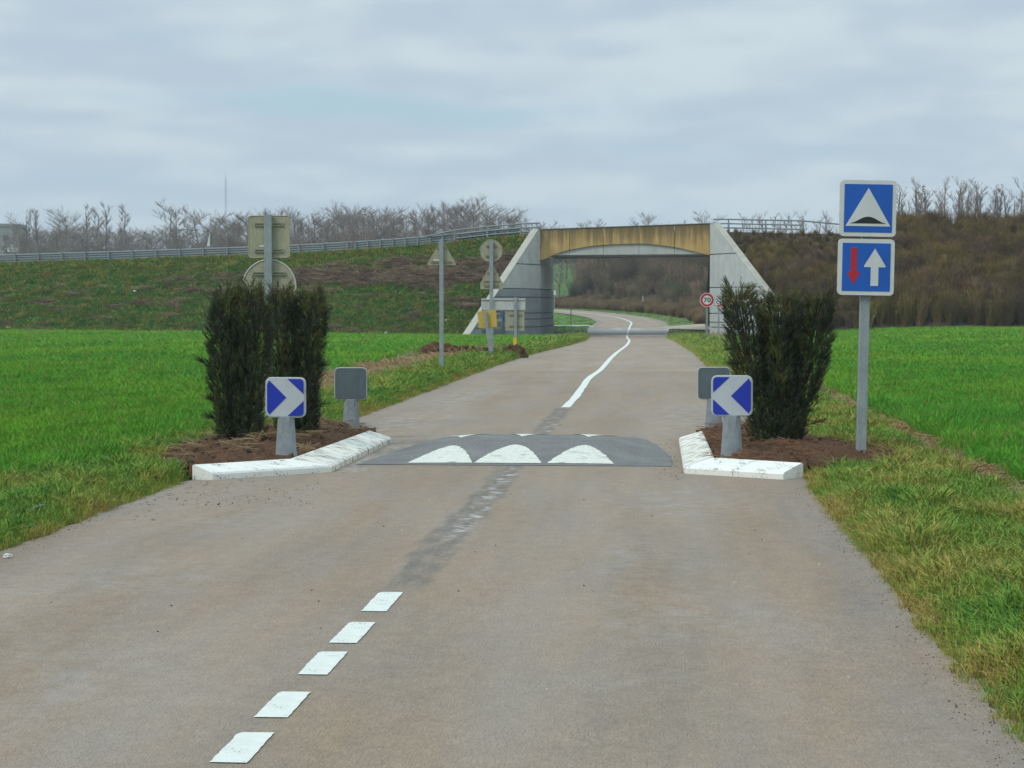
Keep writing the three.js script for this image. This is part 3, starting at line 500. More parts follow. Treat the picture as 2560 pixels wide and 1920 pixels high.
    D += st;
  }
  // rough grass and cut brambles on the left embankment
  for (let i = 0; i < 42000; i++) {
    const x = -8 - Math.pow(r(), 1.15) * 42, Dp = 118.2 + r() * 12.6, t = (Dp - 118.6) / 12.2, wallX = WING.left.x + WING.left.dx * clamp((130.2 - Dp) / 11.6) - 0.75; if (x > wallX) continue;
    const n = fbm2(x * 0.22, Dp * 0.5, 4), n1 = fbm2(x * 0.8 + 9, Dp * 1.1, 3), band = smooth(0.5, 0.58, t + 0.14 * n) * (1 - smooth(0.68, 0.78, t + 0.16 * n)) * smooth(-34, -18, x + 9 * n) + 0.35 * smooth(0.2, 0.45, n) * smooth(0.9, 0.5, t), k = 0.75 + 0.5 * r(), y = slopeY(x, Dp), z = -dk(x, Dp);
    if (r() < clamp(band * (0.7 + n1)) * 0.8) { if (r() < 0.75) brambles.push([x, y - 0.04, z, 0.7 + 0.9 * r(), r() * 6, ...(r() < 0.5 ? [0.3 * k, 0.21 * k, 0.135 * k] : [0.17 * k, 0.115 * k, 0.085 * k]), (r() - 0.5), 0.8]); }
    else { const yel = clamp(0.4 + 1.5 * n1 + 0.3 * (r() - 0.5) + smooth(0.6, 1, t) * 0.25 + (t < 0.08 ? 0.3 : 0)); pick(bank).push([x, y - 0.02, z, 1.5 + 1.5 * r(), r() * 6, mix(0.065, 0.22, yel) * k, mix(0.19, 0.21, yel) * k, mix(0.026, 0.042, yel) * k, (r() - 0.5) * 0.8, 0.8]); }
  }
  // meadow and verge grass seen under the deck
  for (let i = 0; i < 9000; i++) {
    const D = 126 + r() * 110, x = -14 + r() * 22 - (D > 165 ? (D - 165) * 0.2 : 0), d = (x - roadX(D)) / Math.hypot(1, slopeOf(D)); if (Math.abs(d) < HALF(D) + 0.2 || d > 7) continue;
    if (x < WING.left.x + 0.1 && D < 139.5) continue; if (x > WING.right.x - 0.1 && D < 139) continue; if (D > 128 && D < 141 && r() < 0.75) continue; if (d > 0 && D > 143 && D < 160) continue;
    const k = 0.8 + 0.4 * r(), yel = clamp(0.4 + fbm2(x * 0.4, D * 0.2, 3) + 0.4 * (r() - 0.5)); pick(bank).push([x, ground(x, D) - 0.02, -D, 1 + r(), r() * 6, mix(0.09, 0.22, yel) * k, mix(0.24, 0.26, yel) * k, 0.035 * k, 0.3 * (r() - 0.5), 0.7]);
  }
  verge.forEach((l, i) => scatter('verge_grass', tuft(100 + i, 15, 0.05, 0.16, 0.055, 0.0028, [0.55, 0.85, 1.1][i]), leafy, l, 'rough green and straw coloured verge grass beside the road'));
  crop.forEach((l, i) => scatter('cereal_crop', tuft(120 + i, 14, 0.09, 0.17, 0.065, 0.0036, 0.35 + 0.3 * i), leafy, l, 'short bright green winter cereal covering the fields'));
  bank.forEach((l, i) => scatter('bank_grass', tuft(130 + i, 12, 0.06, 0.16, 0.09, 0.008, 0.9), leafy, l, 'short rough grass on the embankment'));
  const st = new Tri(), rs = rngOf(3); for (let i = 0; i < 9; i++) { const a = rs() * 6.28, l = 0.05 + 0.09 * rs(), c = V((rs() - 0.5) * 0.14, 0.006 + 0.03 * rs(), (rs() - 0.5) * 0.14), d = V(Math.cos(a) * l, 0.02 * (rs() - 0.3), Math.sin(a) * l); st.prism(c.clone().sub(d), c.clone().add(d), 0.0022, 0.0015, one); }
  const strawGeo = st.geo();
  const tw = new Tri(); for (let i = 0; i < 22; i++) { const a = rs() * 6.28, l = 0.15 + 0.35 * rs(), c = V((rs() - 0.5) * 0.5, 0.03 + 0.16 * rs(), (rs() - 0.5) * 0.5), d = V(Math.cos(a) * l, 0.12 * (rs() - 0.3), Math.sin(a) * l); tw.prism(c.clone().sub(d), c.clone().add(d), 0.009, 0.005, one); }
  scatter('cut_brambles', tw.geo(), leafy, brambles, 'brown cut bramble stems lying on the embankment');
  // loose soil on the two planted beds
  const clod = new THREE.IcosahedronGeometry(1, 1), P = clod.attributes.position; for (let i = 0; i < P.count; i++) { const v = V(P.getX(i), P.getY(i), P.getZ(i)), k = 1 + 0.35 * n3(v.x * 2, v.y * 2, v.z * 2); P.setXYZ(i, v.x * k, v.y * k, v.z * k); } clod.computeVertexNormals();
  for (const [pts, red] of [[bedL, 0], [bedR, 1]]) for (let i = 0; i < 5200; i++) {
    const x = mix(-4.7, 2.4, r()), D = 16.2 + r() * 6.2; if (!inside(pts, x, D)) continue; const k = 0.55 + 0.8 * r(), e = rimDist(pts, x, D), s = (0.007 + 0.036 * r() * r() * r()) * (e < 0.08 ? 0.4 : 1), c = red ? [0.105, 0.05, 0.018] : [0.07, 0.043, 0.02];
    clods.push([x, soilY(pts, x, D) + 0.004, -D, s, r() * 6, ...c.map((v) => v * k), r(), 0.75]);
    if (r() < (red ? 0.15 : 0.14)) straw.push([x, soilY(pts, x, D) + 0.015, -D, 0.5 + 0.8 * r(), r() * 6, ...(red ? [0.2, 0.1, 0.05] : [0.28, 0.2, 0.1]), (r() - 0.5) * 0.6, 1]);
  }
  for (let i = 0; i < 200; i++) { const L = r() < 0.7, x = L ? -3.8 + r() * 1.3 : 0.1 + r() * 1, D = L ? 14.2 + r() * r() * 2.4 : 15.9 + r() * 0.9; if (!clear(x, D) && !L) continue; if (L && D > 16.2 + (x + 3.68) * 1.0) continue; clods.push([x, 0.003, -D, 0.002 + 0.005 * r() * r(), r() * 6, 0.07, 0.05, 0.036, r(), 0.7]); }
  for (let i = 0; i < 2600; i++) { const D = 5.5 + Math.pow(r(), 1.6) * 30, L = r() < 0.5, x = (L ? -HALF(D) + Math.abs(r() + r() - 1) * 0.22 : HALF(D) - Math.abs(r() + r() - 1) * 0.22) + roadX(D), k = 0.6 + r(), p = r() < 0.4; if (!clear(x, D)) continue; clods.push([x, 0.002, -D, 0.002 + 0.0045 * r() * r() * r(), r() * 6, ...(p ? [0.24 * k, 0.2 * k, 0.15 * k] : [0.12 * k, 0.095 * k, 0.065 * k]), r(), 0.7]); }
  for (let i = 0; i < 70; i++) { const D = 6 + r() * 14, x = -3.6 + r() * 4.6, p = r() < 0.5; if (!clear(x, D) || D > 16) continue; clods.push([x, 0.002, -D, 0.003 + 0.004 * r(), r() * 6, ...(p ? [0.45, 0.43, 0.38] : [0.06, 0.05, 0.04]), r(), 0.5]); }
  scatter('soil_crumbs', clod, M(0xffffff, 1), clods, 'crumbs of dark soil on the beds and field margins');
  scatter('dry_straw', strawGeo, leafy, straw, 'dry straw lying on the bare field margins and beds');
}

// ---------------------------------------------------------------- clipped yew shrubs in the beds
function yew(name, label, [x, y, D], columns, seed, sprouts) {
  const o = thing(name, label, 'shrub', [x, y, -D], 0, 'dark yew shrubs planted behind the kerbs'), r = rngOf(seed), leaf = new Tri(), wood = new Tri(), bark = lin(0.07, 0.045, 0.03);
  const sprig = (p, d, len, col) => {
    const e = p.clone().addScaledVector(d, len); leaf.prism(p, e, 0.003, 0.0015, lin(col.r * 0.9 + 0.02, col.g * 0.6, col.b * 0.7));
    const u = V(r() - 0.5, 0, r() - 0.5).cross(d).normalize(), w = d.clone().cross(u), n = Math.round(len / 0.0085);
    for (let i = 0; i < n; i++) {
      const t = (i + r()) / n, a = i * 2.4 + r(), q = p.clone().lerp(e, t), out = u.clone().multiplyScalar(Math.cos(a)).addScaledVector(w, Math.sin(a)), l = (0.016 + 0.012 * r()) * (1 - 0.35 * t), tip = q.clone().addScaledVector(out, l).addScaledVector(d, l * 0.75), s = out.clone().cross(d).multiplyScalar(0.0026), k = 0.75 + 0.5 * r();
      leaf.tri(q.clone().sub(s), q.clone().add(s), tip, lin(col.r * k, col.g * k, col.b * k));
    }
  };
  for (const [cx, cz, tx, tz, h, rad, n, foot] of columns) {
    const base = V(cx * foot, 0, cz * foot), at = (t) => V(mix(base.x, cx, smooth(0, 0.6, t)) + tx * t * t, t * h, mix(base.z, cz, smooth(0, 0.6, t)) + tz * t * t), rr = (t) => rad * (0.85 + 0.2 * smooth(0, 0.5, t)) * (1 - 0.3 * smooth(0.88, 1, t)) * (1 + 0.12 * Math.sin(t * 7 + cx * 20));
    for (let k = 0; k < 6; k++) { const a = k * 1.05 + r(), q = (t) => at(t).add(V(Math.cos(a), 0, Math.sin(a)).multiplyScalar(rr(t) * 0.5 * t)); for (let i = 0; i < 6; i++) wood.prism(q(i / 6.3), q((i + 1) / 6.3), 0.018 - 0.002 * i, 0.016 - 0.002 * i, bark, 5); }
    for (let i = 0; i < n; i++) {
      const t = Math.pow(r(), 0.95), a = r() * 6.2832, lump = 1 + 0.3 * n3(Math.cos(a) * 1.7 + cx * 9, t * 5, Math.sin(a) * 1.7 + seed), depth = 1 - 0.45 * r() * r(), R = rr(t) * lump * depth, p = at(t).add(V(Math.cos(a) * R, 0.16 * smooth(0.5, 1, t) * n3(Math.cos(a) * 2 + cx * 7, 1, Math.sin(a) * 2 + seed), Math.sin(a) * R));
      if (p.y < 0.02) continue;
      const lean = 0.35 + 0.75 * r(), d = V(Math.cos(a) * lean + (r() - 0.5) * 0.7, 0.9, Math.sin(a) * lean + (r() - 0.5) * 0.7).normalize();
      const young = n3(p.x * 5, p.y * 2.2, p.z * 5 + seed) * 0.6 + (r() - 0.5) * 0.7 + 0.35 * smooth(0.8, 1, t), c = young > 0.42 ? lin(0.12, 0.15, 0.03) : young > 0.1 ? lin(0.048, 0.088, 0.024) : lin(0.025, 0.052, 0.021);
      sprig(p, d, 0.045 + 0.05 * r(), c);
    }
    for (let i = 0; i < 60; i++) { const a = r() * 6.2832, R = Math.sqrt(r()) * rr(1), p = at(0.97).add(V(Math.cos(a) * R, -0.03 * r(), Math.sin(a) * R)); sprig(p, V(Math.cos(a) * 0.12 + (r() - 0.5) * 0.2, 1, Math.sin(a) * 0.12 + (r() - 0.5) * 0.2).normalize(), 0.06 + 0.13 * r() * r(), r() < 0.5 ? lin(0.1, 0.115, 0.025) : lin(0.06, 0.085, 0.022)); }
  }
  for (const [px, py, pz, dx, dy, dz, len] of sprouts) { // side shoots that stick out
    const p = V(px, py, pz), d = V(dx, dy, dz).normalize(); wood.prism(p.clone().addScaledVector(d, -0.25), p.clone().addScaledVector(d, len), 0.006, 0.003, bark);
    for (let i = 0; i < 26; i++) sprig(p.clone().addScaledVector(d, len * r()), d.clone().add(V(r() - 0.5, r() - 0.3, r() - 0.5).multiplyScalar(1.3)).normalize(), 0.05 + 0.06 * r(), lin(0.045, 0.09, 0.03));
  }
  part('stems', wood.geo(), M(0xffffff, 0.9, { vertexColors: true }), o); part('foliage', leaf.geo(), M(0xffffff, 0.7, { vertexColors: true }), o);
}
yew('yew_shrub', 'broad dark yew shrub left of the round sign post, in the left bed', [-3.97, 0.12, 18.75], [[-0.115, 0.05, 0, 0, 1.41, 0.14, 3900, 0.8], [0.12, 0.08, 0.03, 0, 1.45, 0.14, 3700, 0.8], [-0.01, -0.12, 0, -0.02, 1.42, 0.14, 1700, 0.8]], 31, [[-0.24, 0.72, 0.1, -1, 0.75, 0.1, 0.14], [-0.22, 0.42, 0.1, -0.6, 0.35, 0.2, 0.08], [-0.22, 0.25, 0.05, -1, 0.25, 0.3, 0.08]]);
yew('yew_shrub', 'narrower dark yew shrub at the back of the left bed, towards the road', [-3.66, 0.12, 20.1], [[-0.15, 0.04, -0.02, 0, 1.47, 0.135, 3400, 0.7], [0.1, 0.0, 0.05, 0, 1.45, 0.125, 3300, 0.7], [-0.03, -0.14, 0, 0, 1.4, 0.16, 2200, 0.8]], 47, [[0.2, 0.7, 0.05, 1, 0.4, 0.1, 0.08], [0.18, 0.3, 0.05, 1, 0.3, 0.1, 0.07], [0.22, 1.05, 0.05, 1, 0.8, 0.1, 0.05]]);
yew('yew_shrub', 'wide dark yew shrub flaring upwards in the right bed beside the blue signs', [1.13, 0.12, 18.95], [[-0.2, 0.05, -0.16, 0, 1.44, 0.155, 3800, 0.5], [0.03, 0.1, 0.01, 0, 1.41, 0.16, 3800, 0.55], [0.22, -0.02, 0.19, 0, 1.38, 0.155, 3700, 0.5], [0.0, -0.16, 0, -0.05, 1.4, 0.165, 1900, 0.55]], 59, [[0.24, 0.2, 0.1, 1, 0.25, 0.2, 0.2], [-0.42, 1.36, 0.05, -0.35, 1, 0, 0.22], [-0.36, 0.9, 0.1, -1, 0.2, 0.2, 0.12], [-0.32, 0.78, 0.12, -1, 0.1, 0.1, 0.1], [0.36, 0.7, 0.1, 1, 0.5, 0.1, 0.06]]);

// ---------------------------------------------------------------- signs
const rounded = (w, h, r) => { const s = new THREE.Shape(), x = w / 2, y = h / 2; s.moveTo(-x + r, -y); s.lineTo(x - r, -y); s.quadraticCurveTo(x, -y, x, -y + r); s.lineTo(x, y - r); s.quadraticCurveTo(x, y, x - r, y); s.lineTo(-x + r, y); s.quadraticCurveTo(-x, y, -x, y - r); s.lineTo(-x, -y + r); s.quadraticCurveTo(-x, -y, -x + r, -y); return s; };
const poly = (pts) => new THREE.Shape(pts.map(([a, b]) => new THREE.Vector2(a, b)));
const sheet = (shape, z, y = 0, x = 0, th = 0.0025) => new THREE.ExtrudeGeometry(shape, { depth: th, bevelEnabled: false, curveSegments: 24 }).translate(x, y, z);
const panel = (shape, th, y, x = 0, z = 0, b = 0.006) => new THREE.ExtrudeGeometry(shape, { depth: th, bevelEnabled: true, bevelThickness: b, bevelSize: b, bevelOffset: -b, bevelSegments: 3, curveSegments: 24 }).translate(x, y, z);
const film = texture(256, 256, (u, v, o) => { const a = tile(u, v, 4, 51, 4), b = tile(u, v, 60, 52, 2); const k = 240 + 14 * a + 8 * b; o[0] = o[1] = o[2] = k; });
const scurf = texture(256, 256, (u, v, o) => { const a = tile(u, v, 5, 55, 4), b = tile(u, v, 30, 56, 3), s = n2(u * 26, v * 2.2); const k = 226 + 26 * a + 18 * b + 7 * s; o[0] = k; o[1] = k; o[2] = k - 3; });
const galv = M(lin(0.34, 0.39, 0.41), 0.62, { map: scurf, metalness: 0.15 }), white = M(lin(0.66, 0.67, 0.66), 0.5, { map: film }), edgeW = M(lin(0.62, 0.6, 0.55), 0.6, { map: scurf }), blue = M(lin(0.006, 0.105, 0.5), 0.42, { map: film }), deep = M(lin(0.006, 0.03, 0.4), 0.42, { map: film }), red = M(lin(0.5, 0.014, 0.022), 0.45, { map: film }), black = M(lin(0.012, 0.011, 0.012), 0.5), beige = M(lin(0.42, 0.4, 0.29), 0.75, { map: scurf }), yellow = M(lin(0.66, 0.47, 0.09), 0.65, { map: scurf }), greyP = M(lin(0.3, 0.34, 0.37), 0.72, { map: scurf }), greyB = M(lin(0.12, 0.16, 0.175), 0.72, { map: scurf });
const post = (o, h, w = 0.08, d = 0.05, z = 0, x = 0, mat = galv, foot = 0.3) => part('post', panel(rounded(w, d, 0.008), h + foot, 0, 0, 0, 0.002).rotateX(-Math.PI / 2).translate(x, -foot, z), mat, o);
const bracket = (o, w, y, z, x = 0) => { // slotted fixing rail across the back of a panel, clamp round the post
  const b = part('bracket', mergeGeometries([box(w, 0.008, 0.02, x, y + 0.016, z), box(w, 0.008, 0.02, x, y - 0.016, z), box(0.012, 0.04, 0.02, x - w / 2, y, z), box(0.012, 0.04, 0.02, x + w / 2, y, z)].map((g) => g.toNonIndexed())), beige, o);
  part('clamp', box(0.1, 0.026, 0.016, x, y, z + 0.045), beige, b);
};

{ // two blue square signs on one post
  const o = thing('blue_road_sign', 'two blue square road signs one above the other on a grey post at right', 'road sign', [1.815, 0, -17.86]);
  o.rotation.z = -0.018; o.rotation.y = 0.06;
  post(o, 2.5, 0.088, 0.05, -0.045);
  for (const [y, k, x] of [[2.31, 0, 0.0], [1.79, 1, -0.005]]) {
    const p = part('sign_panel', panel(rounded(0.5, 0.5, 0.045), 0.022, y, x, -0.012, 0.008), edgeW, o);
    part('white_border', sheet(rounded(0.496, 0.496, 0.043), 0.0175, y, x), white, p);
    part('blue_field', sheet(rounded(0.425, 0.425, 0.006), 0.0208, y, x), blue, p);
    if (!k) {
      part('white_triangle', sheet(poly([[-0.198, -0.158], [0.198, -0.158], [0, 0.18]]), 0.024, y, x), white, p);
      const h = [[-0.155, -0.133]]; for (let i = 0; i <= 16; i++) { const t = i / 16; h.push([-0.15 + 0.3 * t, -0.13 + 0.056 * Math.pow(Math.sin(t * Math.PI), 1.6)]); } h.push([0.155, -0.133]);
      part('hump_symbol', sheet(poly(h), 0.0272, y, x), black, p);
    } else {
      part('red_arrow', sheet(poly([[-0.138, 0.172], [-0.085, 0.172], [-0.085, -0.045], [-0.055, -0.045], [-0.112, -0.155], [-0.168, -0.045], [-0.138, -0.045]]), 0.024, y, x), red, p);
      part('white_arrow', sheet(poly([[0.04, -0.165], [0.108, -0.165], [0.108, 0.0], [0.168, 0.0], [0.17, 0.012], [0.074, 0.165], [-0.02, 0.012], [-0.018, 0], [0.04, 0]]), 0.024, y, x), white, p);
    }
  }
}
{ // signs seen from behind, left bed
  const o = thing('road_sign', 'backs of a beige square sign over a round one on a post behind left shrubs', 'road sign', [-4.6, 0, -23.4]);
  post(o, 2.52, 0.09, 0.05, 0.045);
  const a = part('sign_panel', panel(rounded(0.5, 0.5, 0.035), 0.012, 2.265, 0, -0.014, 0.008), beige, o); part('rim', new THREE.TubeGeometry(new THREE.CatmullRomCurve3(rounded(0.492, 0.492, 0.035).getPoints(8).map((p) => V(p.x, p.y + 2.265, 0.004)), true, 'catmullrom', 0.05), 120, 0.008, 6, true), beige, a);
  bracket(o, 0.33, 2.41, 0.014); bracket(o, 0.33, 2.1, 0.014);
  const c = part('sign_panel', new THREE.CylinderGeometry(0.318, 0.318, 0.014, 64).rotateX(Math.PI / 2).translate(0, 1.675, -0.008), beige, o); part('rim', new THREE.TorusGeometry(0.318, 0.009, 8, 72).translate(0, 1.675, 0), edgeW, c);
  bracket(o, 0.38, 1.83, 0.014); bracket(o, 0.38, 1.5, 0.014);
  part('sticker', box(0.055, 0.024, 0.002, -0.085, 2.155, 0.009), white, a);
}
const triShape = (w, h, r = 0.03) => { const s = new THREE.Shape(), P = [[-w / 2, 0], [w / 2, 0], [0, h]].map(([a, b]) => V(a, b, 0)); for (let i = 0; i < 3; i++) { const p = P[i], a = P[(i + 2) % 3].clone().sub(p).normalize().multiplyScalar(r).add(p), b = P[(i + 1) % 3].clone().sub(p).normalize().multiplyScalar(r).add(p); i ? s.lineTo(a.x, a.y) : s.moveTo(a.x, a.y); s.quadraticCurveTo(p.x, p.y, b.x, b.y); } s.closePath(); return s; };
const trianglePlate = (o, w, h, y, lines) => { const a = part('sign_panel', panel(triShape(w, h), 0.012, y, 0, -0.016, 0.006), beige, o); const pts = triShape(w, h).getPoints(6).map((p) => V(p.x, p.y + y, 0)); part('rim', new THREE.TubeGeometry(new THREE.CatmullRomCurve3(pts, true, 'catmullrom', 0.02), 90, 0.008, 6, true), beige, a); for (const [l, yy] of lines) bracket(o, l, y + yy, 0.012); };
{
  const o = thing('warning_sign', 'back of a triangular warning sign alone on a tall grey post at left verge', 'road sign', [-4.55, 0, -41.9]);
  post(o, 2.85, 0.085, 0.05, 0.045); trianglePlate(o, 0.62, 0.54, 2.31, [[0.44, 0.06], [0.2, 0.36]]); part('sticker', box(0.14, 0.03, 0.002, -0.1, 2.41, 0.004), white, o);
}
{
  const y0 = ground(-4.5, 54);
  const o = thing('road_sign', 'backs of a round sign above a triangular one on a tall post', 'road sign', [-4.5, y0, -54]);
  post(o, 3.2, 0.1, 0.06, 0.05);
  const c = part('sign_panel', new THREE.CylinderGeometry(0.3, 0.3, 0.014, 48).rotateX(Math.PI / 2).translate(-0.01, 2.93, -0.008), beige, o); part('rim', new THREE.TorusGeometry(0.3, 0.009, 8, 60).translate(-0.01, 2.93, 0), beige, c); bracket(o, 0.3, 3.06, 0.014); bracket(o, 0.3, 2.79, 0.014);
  trianglePlate(o, 0.62, 0.58, 2.03, [[0.44, 0.07], [0.24, 0.3]]); const k = part('plate', panel(rounded(0.62, 0.18, 0.02), 0.01, 1.98, 0, -0.014, 0.005), beige, o); bracket(o, 0.4, 1.98, 0.014); k.userData.label = 'small beige plate under the triangle';
}
{
  const o = thing('yellow_sign', 'tilted yellow square sign back on a leaning post', 'road sign', [-4.42, ground(-4.42, 53), -53]); o.rotation.z = 0.13;
  post(o, 1.3, 0.075, 0.05, 0.06); const p = part('sign_panel', panel(rounded(0.5, 0.46, 0.012), 0.012, 1.08, -0.02, -0.016, 0.005), yellow, o); p.rotation.z = -0.045; part('stiffener', box(0.05, 0.44, 0.02, -0.02, 1.08, 0.012), beige, o); part('clamp', box(0.1, 0.03, 0.05, 0, 1.22, 0.05), galv, o);
}
{
  const o = thing('direction_sign', 'back of a wide white panel above a beige square, yellow sleeve on its post', 'road sign', [-4.1, ground(-4.1, 57.6), -57.6]);
  post(o, 1.72, 0.08, 0.05, 0.05); post(o, 1.68, 0.08, 0.05, 0.05, -0.7);
  part('white_panel', panel(rounded(1.28, 0.36, 0.02), 0.02, 1.5, -0.36, -0.02, 0.006), M(lin(0.6, 0.62, 0.62), 0.6, { map: scurf }), o);
  part('stiffener', box(1.26, 0.02, 0.025, -0.36, 1.64, 0.018), beige, o); part('stiffener', box(1.26, 0.02, 0.025, -0.36, 1.35, 0.018), beige, o);
  part('beige_panel', panel(rounded(0.55, 0.58, 0.02), 0.014, 1.03, -0.02, -0.016, 0.006), beige, o); bracket(o, 0.36, 1.2, 0.014); bracket(o, 0.36, 0.88, 0.014);
  part('yellow_sleeve', panel(rounded(0.1, 0.07, 0.02), 0.32, 0, 0, 0, 0.004).rotateX(-Math.PI / 2).translate(-0.01, 0.22, 0.05), M(lin(0.75, 0.45, 0.02), 0.5), o);
}
const bold = await new FontLoader().loadAsync('fonts/droid/droid_sans_bold.typeface.json'), plainFont = await new FontLoader().loadAsync('fonts/droid/droid_sans_regular.typeface.json');
const words = (t, size, font, x, y, z, sx = 1) => { const g = new TextGeometry(t, { font, size, depth: 0.003, curveSegments: 5, bevelEnabled: false }); g.computeBoundingBox(); const b = g.boundingBox; g.translate(-(b.max.x + b.min.x) / 2, -(b.max.y + b.min.y) / 2, 0); g.scale(sx, 1, 1); return g.translate(x, y, z); };
{
  const o = thing('speed_limit_sign', 'round white speed limit sign with red ring reading 70', 'road sign', [2.3, ground(2.3, 93), -93]);
  post(o, 2.2, 0.1, 0.05, -0.045, 0, M(lin(0.2, 0.24, 0.22), 0.7)); const y = 1.99;
  const c = part('sign_panel', new THREE.CylinderGeometry(0.335, 0.335, 0.02, 56).rotateX(Math.PI / 2).translate(0, y, 0), white, o);
  part('red_ring', sheet((() => { const s = new THREE.Shape(); s.absarc(0, 0, 0.31, 0, Math.PI * 2); const h = new THREE.Path(); h.absarc(0, 0, 0.21, 0, Math.PI * 2, true); s.holes.push(h); return s; })(), 0.0105, y), red, c);
  part('number_70', words('70', 0.22, bold, 0, y, 0.0105, 1.05), black, c);
}
{
  const o = thing('town_exit_sign', 'white town exit sign lettered CH with a red bar, half hidden by the shrub', 'road sign', [2.93, ground(2.93, 96), -96]);
  for (const x of [0, 0.85]) post(o, 2.05, 0.085, 0.05, -0.045, x);
  const p = part('sign_panel', panel(rounded(1.35, 0.33, 0.03), 0.02, 1.9, 0.44, -0.01, 0.006), white, o);
  part('letters', words('CH', 0.16, bold, 0.03, 1.92, 0.0165, 1.1), M(lin(0.03, 0.04, 0.06), 0.5), p);
  part('black_border', sheet((() => { const s = rounded(1.33, 0.315, 0.025), h = rounded(1.295, 0.28, 0.02); s.holes.push(new THREE.Path(h.getPoints(8))); return s; })(), 0.0165, 1.9, 0.44), M(lin(0.03, 0.04, 0.06), 0.5), p);
  part('red_bar', sheet(poly([[-0.2, 1.745], [0.05, 1.745], [1.08, 2.03], [1.08, 2.055], [0.83, 2.055]]), 0.0198), red, p);
}
function marker(label, x, D, y, size, pillar, pointing, front, group) { // pointing: 1 right, -1 left; front: the chevron faces the camera
  const o = thing('chevron_marker', label, 'traffic marker', [x, y, -D], 0, group), pw = 0.148, tw = 0.2;
  const yc = pillar + size / 2 - 0.01;
  const g = new THREE.CylinderGeometry(0.5, 0.5, pillar, 28, 6), P = g.attributes.position; // moulded tapering foot, flattened, with a hollow on its face
  for (let i = 0; i < P.count; i++) { const t = clamp(P.getY(i) / pillar + 0.5), w = mix(tw, pw, Math.pow(t, 0.8)), d = mix(0.1, 0.06, t); P.setXYZ(i, P.getX(i) * w, P.getY(i) + pillar / 2 - 0.02 * (t < 0.01), P.getZ(i) * d); }
  g.computeVertexNormals(); const ft = part('foot', g, greyP, o);
  part('foot_rib', panel(poly([[-0.045, pillar], [0.045, pillar], [0.03, pillar * 0.45], [0, pillar * 0.36], [-0.03, pillar * 0.45]]), 0.012, 0, 0, 0.02, 0.005), greyP, ft);
  const p = part('sign_panel', panel(rounded(size, size, size * 0.16), 0.035, yc, 0, front ? -0.02 : -0.02, 0.009), front ? M(lin(0.5, 0.53, 0.55), 0.6, { map: scurf }) : greyB, o);
  part('rim', new THREE.TubeGeometry(new THREE.CatmullRomCurve3(rounded(size * 0.975, size * 0.975, size * 0.155).getPoints(8).map((q) => V(q.x, q.y + yc, 0.016)), true, 'catmullrom', 0.05), 120, 0.0075, 6, true), M(lin(0.55, 0.57, 0.57), 0.6, { map: scurf }), p);
  const s = size * 0.475, z = front ? 0.0245 : -0.032, k = pointing;
  if (front) {
    part('white_field', sheet(rounded(s * 2, s * 2, size * 0.13), z, yc), M(lin(0.5, 0.54, 0.57), 0.5, { map: film }), p);
    const c = s * 0.97, f = 0.05 * s, R = size * 0.11;
    const back = new THREE.Shape(); back.moveTo(-k * c, -c * 0.72); back.lineTo(-k * c, c * 0.72); back.lineTo(-k * (c - R * 0.5), c * 0.93); back.lineTo(k * f, 0); back.lineTo(-k * (c - R * 0.5), -c * 0.93); back.closePath();
    part('blue_wedge', sheet(back, z + 0.0035, yc), deep, p);
    for (const q of [1, -1]) { const t = new THREE.Shape(); t.moveTo(k * 0.02, q * c); t.lineTo(k * (c - R), q * c); t.quadraticCurveTo(k * c, q * c, k * c, q * (c - R)); t.lineTo(k * c, q * 0.03); t.closePath(); part('blue_wedge', sheet(t, z + 0.0035, yc), deep, p); }
  }
}
marker('blue chevron marker pointing right beside the left shrubs, at the kerb', -3.28, 17.42, 0.11, 0.355, 0.36, 1, true);
marker('grey back of a chevron marker at the far end of the left bed', -3.33, 21.5, 0.1, 0.355, 0.33, 1, false);
marker('blue chevron marker pointing left in front of the right shrub', 0.66, 17.72, 0.11, 0.362, 0.37, -1, true);
marker('grey back of a chevron marker half hidden behind the right shrub', 0.62, 21.95, 0.1, 0.355, 0.33, -1, false);

// ---------------------------------------------------------------- heaps of dug earth, small weeds and litter
function heap(label, x, D, w, h, d, seed) {
  const g = new THREE.SphereGeometry(1, 40, 18, 0, Math.PI * 2, 0, Math.PI * 0.55), P = g.attributes.position;
  for (let i = 0; i < P.count; i++) { const a = P.getX(i), b = P.getY(i), c = P.getZ(i), k = 1 + 0.4 * fbm3(a * 1.7 + seed, b * 1.7, c * 1.7, 5) + 0.1 * n3(a * 9, b * 9, c * 9 + seed); P.setXYZ(i, a * k * w / 2, b * k * h, c * k * d / 2); }
  g.computeVertexNormals(); const o = thing('soil_heap', label, 'soil heap', [x, ground(x, D) - 0.03, -D], 0, 'dark heaps of dug earth on the left verge');
  const q = g.attributes.uv; for (let i = 0; i < q.count; i++) q.setXY(i, P.getX(i), P.getZ(i) + P.getY(i)); part('soil', g, soilMat, o);
  const t = new Tri(), r = rngOf(seed); for (let i = 0; i < 60; i++) { const a = r() * 6.28, rr = Math.sqrt(r()), c = V(Math.cos(a) * rr * w / 2, h * Math.sqrt(Math.max(0, 1 - rr * rr)) * 0.95, Math.sin(a) * rr * d / 2), s = 0.02 + 0.05 * r(), k = 0.6 + 0.8 * r(), col = lin(0.07 * k, 0.045 * k, 0.034 * k), q4 = [0, 1, 2, 3].map(() => c.clone().add(V(r() - 0.5, r() - 0.4, r() - 0.5).multiplyScalar(s * 2.2))); t.tri(q4[0], q4[1], q4[2], col); t.tri(q4[0], q4[2], q4[3], col); t.tri(q4[0], q4[3], q4[1], col); t.tri(q4[1], q4[3], q4[2], col); }
  part('clods', t.geo(), M(0xffffff, 1, { vertexColors: true }), o);
}
